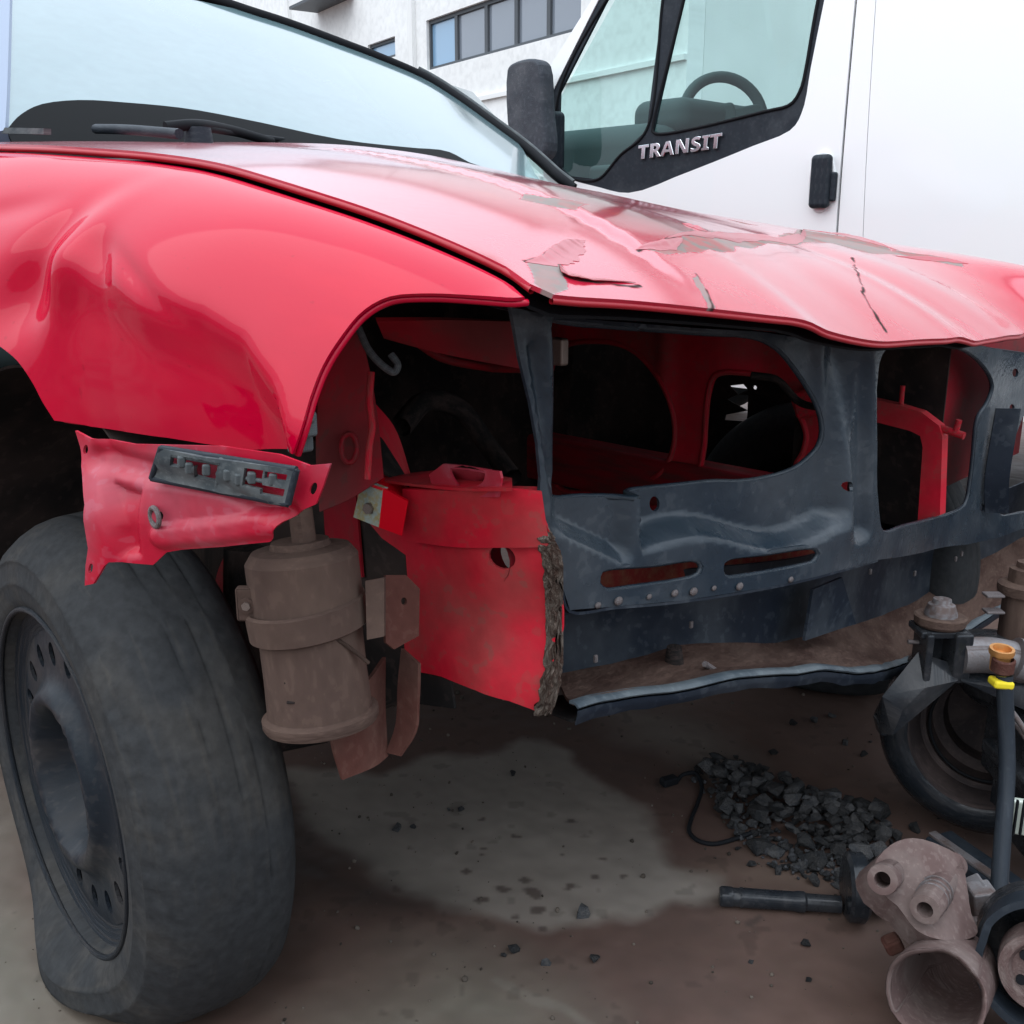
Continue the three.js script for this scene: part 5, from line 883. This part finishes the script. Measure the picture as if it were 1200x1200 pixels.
// ================================================================ LOOSE PARTS ON THE GROUND
const base = (px, py) => { const p = G(px, py); return new Frame(p.x, 0, p.z, 0); };
const X3 = (x, y, z) => new THREE.Vector3(x, y, z);
const spin = (g, at, n) => { g.applyQuaternion(new THREE.Quaternion().setFromUnitVectors(X3(0, 1, 0), n.clone().normalize())); return g.translate(at.x, at.y, at.z); };
{ // black engine casting with the round opening
  const F = base(1160, 1010), E = (px, py, d) => F.at(px, py, { d });
  const t = thing('engine_casting', 'black greasy engine casting with big round opening, right of the stone pile', 'engine', F);
  const c = E(1152, 866, 1.5), n = X3(-0.5, 0.12, 0.82).normalize();
  const house = part('housing', metreUV(spin(lathe([[0.103, 0.011], [0.112, 0.014], [0.124, 0.012], [0.139, 0.002], [0.15, -0.016], [0.152, -0.045], [0.148, -0.08], [0.138, -0.12], [0.115, -0.165], [0.06, -0.19], [0, -0.19]], 64), c, n), 0.5, 0.3), M.casting, t, 'black bell shaped housing');
  part('bore', metreUV(spin(lathe([[0.103, 0.0105], [0.1, 0.006], [0.098, -0.004], [0.095, -0.05], [0.088, -0.056], [0.085, -0.1], [0.07, -0.106], [0.068, -0.14], [0.03, -0.15], [0, -0.15]], 64), c, n), 0.5, 0.3), M.castingIn, t, 'dusty stepped bore');
  part('bore_ring', [spin(new THREE.TorusGeometry(0.0815, 0.0025, 8, 70).rotateX(Math.PI / 2), c.clone().addScaledVector(n, -0.052), n)], M.black, t);
  for (const [px, py, s, r] of [[1035, 848, 0.02, 0.3], [1064, 806, 0.02, -0.5]]) part('lug', boxUV(new RoundedBoxGeometry(s, s * 1.5, s * 1.2, 3, s * 0.3).rotateZ(r).translate(...E(px, py, 1.47).toArray())), M.casting, house);
  const hull = (L, name, m) => part(name, boxUV(toCreasedNormals(new ConvexGeometry(L.map(([x, y, d]) => E(x, y, d))), 0.7)), m, house);
  hull([[1024, 836, 1.5], [1034, 816, 1.42], [1076, 764, 1.42], [1128, 782, 1.42], [1122, 798, 1.4], [1084, 806, 1.4], [1058, 832, 1.41], [1046, 862, 1.43], [1030, 858, 1.46], [1040, 820, 1.56], [1090, 770, 1.56]], 'shoulder', M.casting);
  hull([[1124, 782, 1.42], [1200, 792, 1.42], [1240, 800, 1.42], [1240, 850, 1.44], [1205, 834, 1.41], [1165, 806, 1.4], [1126, 798, 1.4], [1130, 780, 1.56], [1230, 790, 1.56]], 'shoulder', M.casting);
  // neck with a dark recess, flange and bolt
  const q = (px, py, d = 1.42) => E(px, py, d), bar = (a, b, w, dz, o = 0) => { const A = q(...a), B = q(...b); return new RoundedBoxGeometry(w, A.distanceTo(B), dz, 2, 0.003).translate((A.x + B.x) / 2, (A.y + B.y) / 2, (A.z + B.z) / 2 + o); };
  const neck = part('neck', [bar([1079, 735], [1082, 800], 0.01, 0.05), bar([1121, 735], [1119, 795], 0.024, 0.05), bar([1099, 735], [1100, 800], 0.05, 0.012, -0.024), bar([1099, 733], [1099, 742], 0.064, 0.05)].map(boxUV), M.casting, t);
  const fl = q(1101, 733), up = X3(0.02, 1, -0.05);
  part('flange', metreUV(spin(lathe([[0, 0], [0.03, 0], [0.034, 0.004], [0.035, 0.014], [0.032, 0.016], [0.024, 0.015], [0, 0.015]], 36), fl, up), 0.5, 0.3), M.brown, neck);
  part('plug', metreUV(spin(lathe([[0.022, 0], [0.022, 0.004], [0.018, 0.016], [0.013, 0.018], [0.012, 0.024], [0.004, 0.024], [0, 0.02]], 18), fl.clone().add(X3(0, 0.015, 0)), up), 0.5, 0.3), M.alu, neck);
  part('neck_stud', capped([q(1064, 752), q(1080, 753)], 0.003, 6), M.alu, neck);
  part('pipe', boxUV(capped([q(1125, 768, 1.41), q(1160, 768, 1.41), q(1200, 776, 1.4), q(1240, 790, 1.4)], 0.025, 20)), M.alu, t, 'dull grey metal pipe');
  part('pipe_collar', boxUV(capped([q(1188, 772, 1.395), q(1202, 776, 1.395)], 0.03, 20)), M.alu, t);
  const dome = new THREE.SphereGeometry(0.12, 32, 20).scale(1, 0.55, 0.8).translate(...q(1215, 790, 1.56).toArray());
  part('dome_cover', boxUV(dome), M.casting, t);
  const s2 = q(1200, 730, 1.5);
  const tower = part('neck', metreUV(spin(lathe([[0.034, -0.03], [0.033, 0.042], [0.04, 0.044], [0.042, 0.05], [0.042, 0.058], [0.036, 0.062], [0.029, 0.063], [0.028, 0.082], [0.02, 0.084], [0.019, 0.092], [0, 0.092]], 30), s2, up), 0.5, 0.3), M.brown, t);
  for (const y of [697, 716]) part('tab', new RoundedBoxGeometry(0.026, 0.004, 0.02, 1, 0.0015).translate(...q(1164, y, 1.47).toArray()), M.alu, tower);
  // tube with a brass mouth and a yellow clip
  const rod = part('dipstick_tube', boxUV(tube([q(1177, 792, 1.35), q(1179, 850, 1.35), q(1180, 905, 1.34), q(1175, 980, 1.31), q(1170, 1050, 1.27), q(1166, 1085, 1.25)], 0.0105, { n: 60, k: 12 })), M.blackTrim, t, 'black tube with a brass mouth and yellow clip');
  part('tube_mouth', spin(lathe([[0.011, -0.028], [0.012, -0.02], [0.013, -0.006], [0.0155, -0.004], [0.0165, 0], [0.0155, 0.004], [0.012, 0.004], [0.01, -0.004], [0, -0.004]], 26), q(1174, 763, 1.35), X3(0, 1, 0.1)), M.brass, rod);
  part('tube_collar', metreUV(spin(lathe([[0.012, 0], [0.0145, 0.002], [0.0145, 0.018], [0.012, 0.02]], 24), q(1174, 787, 1.35), X3(0, 1, 0.1)), 0.5, 0.3), M.brownRed, rod);
  part('yellow_clip', new RoundedBoxGeometry(0.027, 0.011, 0.024, 2, 0.004).rotateZ(-0.1).translate(...q(1173, 800, 1.35).toArray()), M.yellow, rod);
  // block behind the tube
  part('block', [new RoundedBoxGeometry(0.13, 0.13, 0.16, 3, 0.008).translate(...q(1235, 880, 1.46).toArray()), new RoundedBoxGeometry(0.12, 0.02, 0.17, 2, 0.004).translate(...q(1232, 905, 1.42).toArray()), new RoundedBoxGeometry(0.12, 0.07, 0.14, 2, 0.006).translate(...q(1235, 960, 1.45).toArray())].map(boxUV), M.casting, t);
  part('oil_line', [tube([q(1176, 822, 1.36), q(1190, 840, 1.36), q(1205, 862, 1.36)], 0.004, { n: 24 }), tube([q(1172, 838, 1.37), q(1188, 848, 1.37), q(1206, 872, 1.37)], 0.003, { n: 24 })].map(boxUV), M.alu, t);
  const lens = part('sight_glass', boxUV(new RoundedBoxGeometry(0.045, 0.05, 0.012, 2, 0.004).rotateY(-0.3).translate(...q(1203, 958, 1.34).toArray())), phy({ color: new THREE.Color(0.55, 0.6, 0.52), roughness: 0.15, clearcoat: 1 }), t, 'small pale ribbed glass');
  for (let i = 0; i < 3; i++) part('glass_rib', new THREE.BoxGeometry(0.0022, 0.05, 0.004).translate(...q(1190 + i * 8, 958, 1.329).toArray()), M.black, lens);

}
{ // beam under it
  const F = base(1150, 1030), q = (px, py, d) => F.at(px, py, { d });
  const t = thing('black_beam', 'black steel beam lying on the ground under the engine casting', 'beam', F);
  const A = q(1098, 985, 1.49), B = q(1225, 1062, 1.32); A.y = 0.03; B.y = 0.03;
  const L = A.distanceTo(B), yaw = Math.atan2(-(B.z - A.z), B.x - A.x), m = A.clone().lerp(B, 0.5);
  part('beam', boxUV(new RoundedBoxGeometry(L, 0.042, 0.05, 3, 0.005).rotateY(yaw).translate(m.x, m.y, m.z)), M.blackTrim, t);
  for (const [o, y] of [[0.03, 0.012], [0.012, 0.053]]) part('beam_flange', boxUV(new RoundedBoxGeometry(L, 0.006, 0.014, 2, 0.002).rotateY(yaw).translate(m.x + Math.sin(yaw) * o, y, m.z + Math.cos(yaw) * o)), M.alu, t);
}
{ // dusty brown water outlet
  const F = base(1095, 1190), q = (px, py, d) => F.at(px, py, { d });
  const t = thing('coolant_outlet', 'dusty pinkish brown cast pipe housing with two spigots and a wide broken mouth', 'pipe housing', F);
  const bodyS = (u, v) => { const px = u * 1000, py = -v * 1000, d = 1.24 - 0.0007 * (py - 985) + 0.00025 * (px - 1085); return q(px, py, d - 0.022 * Math.exp(-(((px - 1100) / 40) ** 2)) + 0.004 * fbm(px * 0.03, py * 0.03, 3, 0, 3)); };
  const bx = smooth2([[1024, 1016], [1044, 990], [1070, 982], [1105, 992], [1126, 1006], [1132, 1030], [1138, 1070], [1146, 1092], [1136, 1100], [1112, 1102], [1090, 1098], [1072, 1088], [1052, 1062], [1036, 1048]], true, 3);
  const body = part('body', boxUV(sheet(bodyS, [bx.map(([x, y]) => [x / 1000, -y / 1000])], { g: 0.012, th: 0.045, side: 1 })), M.pinkDust, t);
  const pipe = (a, b, R, r) => { const L = a.distanceTo(b); return boxUV(along(lathe([[R * 0.8, 0], [R, 0.004], [R, L * 0.7], [R * 1.06, L * 0.75], [R * 1.06, L * 0.9], [R, L], [r * 1.05, L + 0.001], [r, L - 0.004], [r, 0.01], [0, 0.01]], 32), a, b)); };
  part('bolt_boss', pipe(q(1048, 1020, 1.24), q(1034, 1031, 1.155), 0.0165, 0.0085), M.pinkDust, t, 'pale round boss with a bolt hole');
  part('spigot', pipe(q(1118, 1012, 1.26), q(1084, 1066, 1.14), 0.0165, 0.0085), M.pinkDust, t, 'pale threaded spigot');
  for (const k of [0.62, 0.7, 0.78]) part('thread', boxUV(along(new THREE.TorusGeometry(0.0172, 0.0014, 6, 30).rotateX(Math.PI / 2), q(1118, 1012, 1.26).lerp(q(1084, 1066, 1.14), k), q(1084, 1066, 1.14))), M.alu, t);
  // wide mouth with a ragged rim
  const m0 = q(1128, 1120, 1.24), m1 = q(1092, 1172, 1.1), ax = m1.clone().sub(m0).normalize(), L = m0.distanceTo(m1), n = 56;
  const e1 = X3(0, 1, 0).cross(ax).normalize(), e2 = ax.clone().cross(e1);
  const ringAt = (r, s, rag) => [...Array(n + 1)].map((_, i) => { const a = i / n * 2 * Math.PI, cut = rag * (0.018 * fbm(Math.cos(a) * 2 + 4, Math.sin(a) * 2 + 4, 4, 0, 31) + 0.014 * step(0.2, 1, Math.sin(a + 0.9))); return m0.clone().addScaledVector(ax, s * L - cut).addScaledVector(e1, r * Math.cos(a)).addScaledVector(e2, r * Math.sin(a)); });
  part('wide_mouth', boxUV(skin([ringAt(0.036, 0, 0), ringAt(0.048, 0.3, 0), ringAt(0.05, 0.7, 0.5), ringAt(0.0515, 1, 1), ringAt(0.0495, 1.005, 1), ringAt(0.0455, 0.98, 1), ringAt(0.045, 0.5, 0), ringAt(0.04, 0.1, 0), ringAt(0.004, 0.05, 0)], 0, false)), M.pinkDust, t, 'wide ragged pipe mouth');
  for (const [px, py, d, w, h, r] of [[1150, 1056, 1.26, 0.03, 0.04, 0.15], [1152, 1096, 1.24, 0.02, 0.035, 0.1], [1140, 1040, 1.27, 0.03, 0.012, 0.5]]) part('fin', boxUV(new RoundedBoxGeometry(w, h, 0.03, 2, 0.003).rotateZ(r).translate(...q(px, py, d).toArray())), M.alu, t);
  part('broken_tab', boxUV(new RoundedBoxGeometry(0.022, 0.02, 0.02, 2, 0.005).rotateZ(0.5).translate(...q(1046, 1106, 1.24).toArray())), M.brownRed, t);
}
{ // pulley with its belt
  const F = base(1215, 1200), q = (px, py, d) => F.at(px, py, { d });
  const t = thing('belt_pulley', 'dusty round pulley inside a black rubber belt at the right edge', 'pulley', F), c = q(1222, 1140, 1.12), n = X3(-0.5, 0.2, 0.84);
  part('disc', metreUV(spin(lathe([[0.012, 0.002], [0.03, 0.0], [0.034, 0.006], [0.044, 0.006], [0.046, -0.01], [0.046, -0.03]], 40), c, n), 0.5, 0.3), M.pinkDust, t);
  part('hub', metreUV(spin(lathe([[0, 0.012], [0.01, 0.012], [0.013, 0.004], [0.013, -0.01]], 24), c, n), 0.5, 0.3), M.brownRed, t);
  for (let k = 0; k < 5; k++) { const a = k * 1.257, e1 = X3(0, 1, 0).cross(n).normalize(), e2 = n.clone().normalize().cross(e1); part('pulley_hole', spin(new THREE.CylinderGeometry(0.0055, 0.0055, 0.004, 12), c.clone().addScaledVector(e1, 0.024 * Math.cos(a)).addScaledVector(e2, 0.024 * Math.sin(a)).addScaledVector(n.clone().normalize(), 0.002), n), M.black, t); }
  const u = n.clone().normalize(), e1 = X3(0, 1, 0).cross(u).normalize(), e2 = u.clone().cross(e1);
  const loop = (o) => [...Array(49)].map((_, i) => { const a = i / 48 * 2 * Math.PI; return c.clone().addScaledVector(u, o).addScaledVector(e1, 0.06 * Math.cos(a)).addScaledVector(e2, 0.062 * Math.sin(a) + (Math.sin(a) > 0.3 ? 0.012 : 0)); });
  part('belt', boxUV(loft([loop(0.008), loop(-0.028)], { nu: 96, th: 0.008 })), M.blackTrim, t, 'black rubber belt');
  part('cover', metreUV(spin(lathe([[0.062, -0.03], [0.072, -0.04], [0.075, -0.08], [0, -0.09]], 40), c, n), 0.5, 0.3), M.casting, t);
}
{ // shaft with a thick flange
  const F = base(940, 1062), q = (px, py) => F.at(px, py, { y: 0.0145 });
  const t = thing('flanged_shaft', 'black metal shaft with a thick flange, lying in front of the stones', 'shaft', F);
  const A = q(843, 1050), B = q(985, 1060), u = B.clone().sub(A).normalize(), L = A.distanceTo(B);
  part('shaft', boxUV(along(lathe([[0, 0], [0.0115, 0], [0.0135, 0.003], [0.0135, 0.016], [0.0125, 0.018], [0.0125, 0.026], [0.0138, 0.029], [0.013, 0.034], [0.0128, L * 0.62], [0.0138, L * 0.65], [0.0138, L * 0.7], [0.0115, L * 0.72], [0.0115, L]], 28), A, B)), M.casting, t);
  const c = B.clone().addScaledVector(u, 0.004); c.y = 0.043;
  part('flange', boxUV(along(lathe([[0, 0], [0.04, 0], [0.0455, 0.004], [0.0455, 0.022], [0.04, 0.027], [0.02, 0.028], [0, 0.028]], 40), c, c.clone().add(u))), M.casting, t);
  part('flange_nut', boxUV(along(new THREE.CylinderGeometry(0.016, 0.02, 0.04, 8).translate(0, 0.04, 0), c.clone().add(X3(0, -0.012, 0)), c.clone().add(X3(0, -0.012, 0)).add(u))), M.casting, t);
}
{ // cable
  const pts = [[776, 912, 4], [790, 918, 5], [800, 908, 14], [815, 906, 16], [822, 920, 8], [818, 940, 4], [810, 960, 4], [808, 975, 4], [818, 985, 4], [835, 989, 4], [858, 984, 6], [880, 976, 12]].map(([x, y, h]) => { const p = G(x, y, h / 1000); return p; });
  const F = base(820, 950); const t = thing('black_cable', 'short black cable looped beside the stone pile', 'cable', F);
  part('cable', tube(pts.map((p) => F.loc(p)), 0.0034, { n: 120, k: 8 }), M.black, t);
  part('cable_plug', [new RoundedBoxGeometry(0.03, 0.014, 0.018, 2, 0.004).rotateY(0.5).translate(...F.loc(G(784, 915, 0.01)).toArray())], M.black, t);
}
{ // stones: a pile, and a few scattered ones
  const stoneTex = worn([0.055, 0.058, 0.063], [0.1, 0.096, 0.093], 0.6, 121, 6);
  const mats = [0.5, 0.8, 1.15].map((k) => std({ map: rep(stoneTex, 0.08), color: new THREE.Color(k, k, k).multiplyScalar(0.77), roughness: 0.95, flatShading: false, bumpMap: rep(N2, 0.04), bumpScale: 0.0015 }));
  const geos = [...Array(9)].map(() => { const P = []; for (let i = 0; i < 13; i++) { const v = X3(rr(-1, 1), rr(-1, 1), rr(-1, 1)).normalize().multiplyScalar(rr(0.8, 1.05)); P.push(v.multiply(X3(1, rr(0.6, 0.8), rr(0.75, 1)))); } const g = new ConvexGeometry(P); g.computeVertexNormals(); return boxUV(g.scale(1, 1, 1)); });
  for (const g of geos) { const uv = g.attributes.uv; for (let i = 0; i < uv.count; i++) uv.setXY(i, uv.getX(i) * 0.02, uv.getY(i) * 0.02); }
  const put = (x, z, y, r, label, group) => { const m = new THREE.Mesh(geos[Math.floor(rnd() * 9)], mats[Math.floor(rnd() * 3)]); m.name = numbered('stone'); m.castShadow = m.receiveShadow = true; m.scale.set(r * rr(0.85, 1.2), r * rr(0.7, 1), r * rr(0.8, 1.15)); m.rotation.set(rr(-0.5, 0.5), rr(0, 6.28), rr(-0.5, 0.5)); m.position.set(x, y, z); m.userData = { label, category: 'stone', group }; scene.add(m); };
  const poly = [[806, 905], [850, 906], [905, 914], [950, 932], [985, 938], [1020, 952], [1046, 972], [1050, 1000], [1034, 1024], [1000, 1040], [950, 1038], [925, 1020], [905, 1028], [900, 1005], [870, 985], [850, 965], [840, 940]], P2 = [], heap = [[840, 925], [900, 945], [960, 970], [1010, 985]];
  const lab = 'dark grey broken stone in the loose pile behind the black shaft', grp = 'stones heaped in the pile';
  let tries = 0;
  while (P2.length < 290 && tries++ < 20000) {
    const x = rr(800, 1055), y = rr(900, 1045); if (!inPoly(x, y, poly)) continue;
    const edge = lineDist(x, y, heap), r = (rnd() < 0.3 ? rr(0.016, 0.026) : rr(0.0065, 0.015)) * (x < 850 ? 0.8 : 1);
    const p = G(x, y), k = step(45, 5, edge) * 0.045 * rnd(), yy = r * 0.4 + k;
    if (P2.some((o) => Math.hypot(o[0] - p.x, o[1] - p.z, (o[3] - yy) * 1.3) < (o[2] + r) * 0.5)) continue;
    P2.push([p.x, p.z, r, yy]); put(p.x, p.z, yy, r, lab, grp);
  }
  console.log('stones', P2.length);
  const few = [[683, 1073, 0.013], [602, 1115, 0.011], [590, 1122, 0.006], [640, 1131, 0.009], [698, 1126, 0.011], [1012, 886, 0.009], [1072, 974, 0.012], [1082, 992, 0.012], [1060, 878, 0.006], [955, 846, 0.012], [975, 840, 0.01], [990, 872, 0.008], [905, 884, 0.01], [945, 1108, 0.009], [948, 1150, 0.006], [880, 1128, 0.005], [465, 972, 0.012], [484, 970, 0.007], [540, 950, 0.008], [525, 950, 0.005], [600, 908, 0.008], [862, 888, 0.006], [880, 1015, 0.008], [895, 1000, 0.009], [865, 996, 0.006], [862, 890, 0.005], [1020, 870, 0.004], [930, 850, 0.012], [1100, 960, 0.004]];
  for (const [x, y, r] of few) { const p = G(x, y); put(p.x, p.z, r * 0.4, r, 'small dark stone lying alone on the dirt', 'small stones scattered over the dirt'); }
}
{ // fine rubble between the stones
  const g = new THREE.IcosahedronGeometry(1, 0), n = 420, im = new THREE.InstancedMesh(g, std({ color: new THREE.Color(0.04, 0.041, 0.044), roughness: 1 }), n), m = new THREE.Matrix4(), q = new THREE.Quaternion(), c = new THREE.Color();
  const poly = [[800, 904], [850, 904], [905, 912], [950, 926], [1000, 940], [1044, 968], [1052, 1004], [1030, 1030], [985, 1040], [930, 1030], [900, 1015], [866, 985], [840, 950], [810, 922]];
  for (let i = 0; i < n; i++) {
    let x, y; do { x = rr(795, 1055); y = rr(900, 1045); } while (!inPoly(x, y, poly));
    const p = G(x, y), r = 0.0025 + 0.005 * rnd() * rnd(), k = rr(0.5, 1.9);
    q.setFromEuler(new THREE.Euler(rr(0, 6), rr(0, 6), rr(0, 6))); m.compose(X3(p.x, r * 0.5 + 0.006 * rnd(), p.z), q, X3(r, r * rr(0.6, 1), r)); im.setMatrixAt(i, m); im.setColorAt(i, c.setRGB(k, k, k));
  }
  im.name = 'fine_rubble'; im.userData = { kind: 'stuff', label: 'fine dark rubble between the stones of the pile', category: 'rubble' }; im.castShadow = im.receiveShadow = true; scene.add(im);
}
{ // crumbs of dirt
  const g = new THREE.IcosahedronGeometry(1, 0), n = 2600, im = new THREE.InstancedMesh(g, std({ color: new THREE.Color(0.06, 0.052, 0.045), roughness: 1 }), n), m = new THREE.Matrix4(), q = new THREE.Quaternion(), c = new THREE.Color();
  for (let i = 0; i < n; i++) {
    const cl = fbm(i * 0.37, 3, 3, 0, 5), x = rr(-0.7, 1.6), z = -rr(0.75, 3.2), r = 0.0009 + 0.0034 * rnd() ** 4 * (0.5 + cl);
    q.setFromEuler(new THREE.Euler(rr(0, 6), rr(0, 6), rr(0, 6)));
    m.compose(X3(x, r * 0.4, z), q, X3(r, r * rr(0.5, 1), r * rr(0.6, 1.2))); im.setMatrixAt(i, m);
    const k = rr(0.5, 2.2); im.setColorAt(i, c.setRGB(k, k * 0.95, k * 0.9));
  }
  im.name = 'grit'; im.userData = { kind: 'stuff', label: 'fine crumbs of dirt scattered over the ground', category: 'grit' }; im.castShadow = im.receiveShadow = true; scene.add(im);
}
renderer.render(scene, camera);
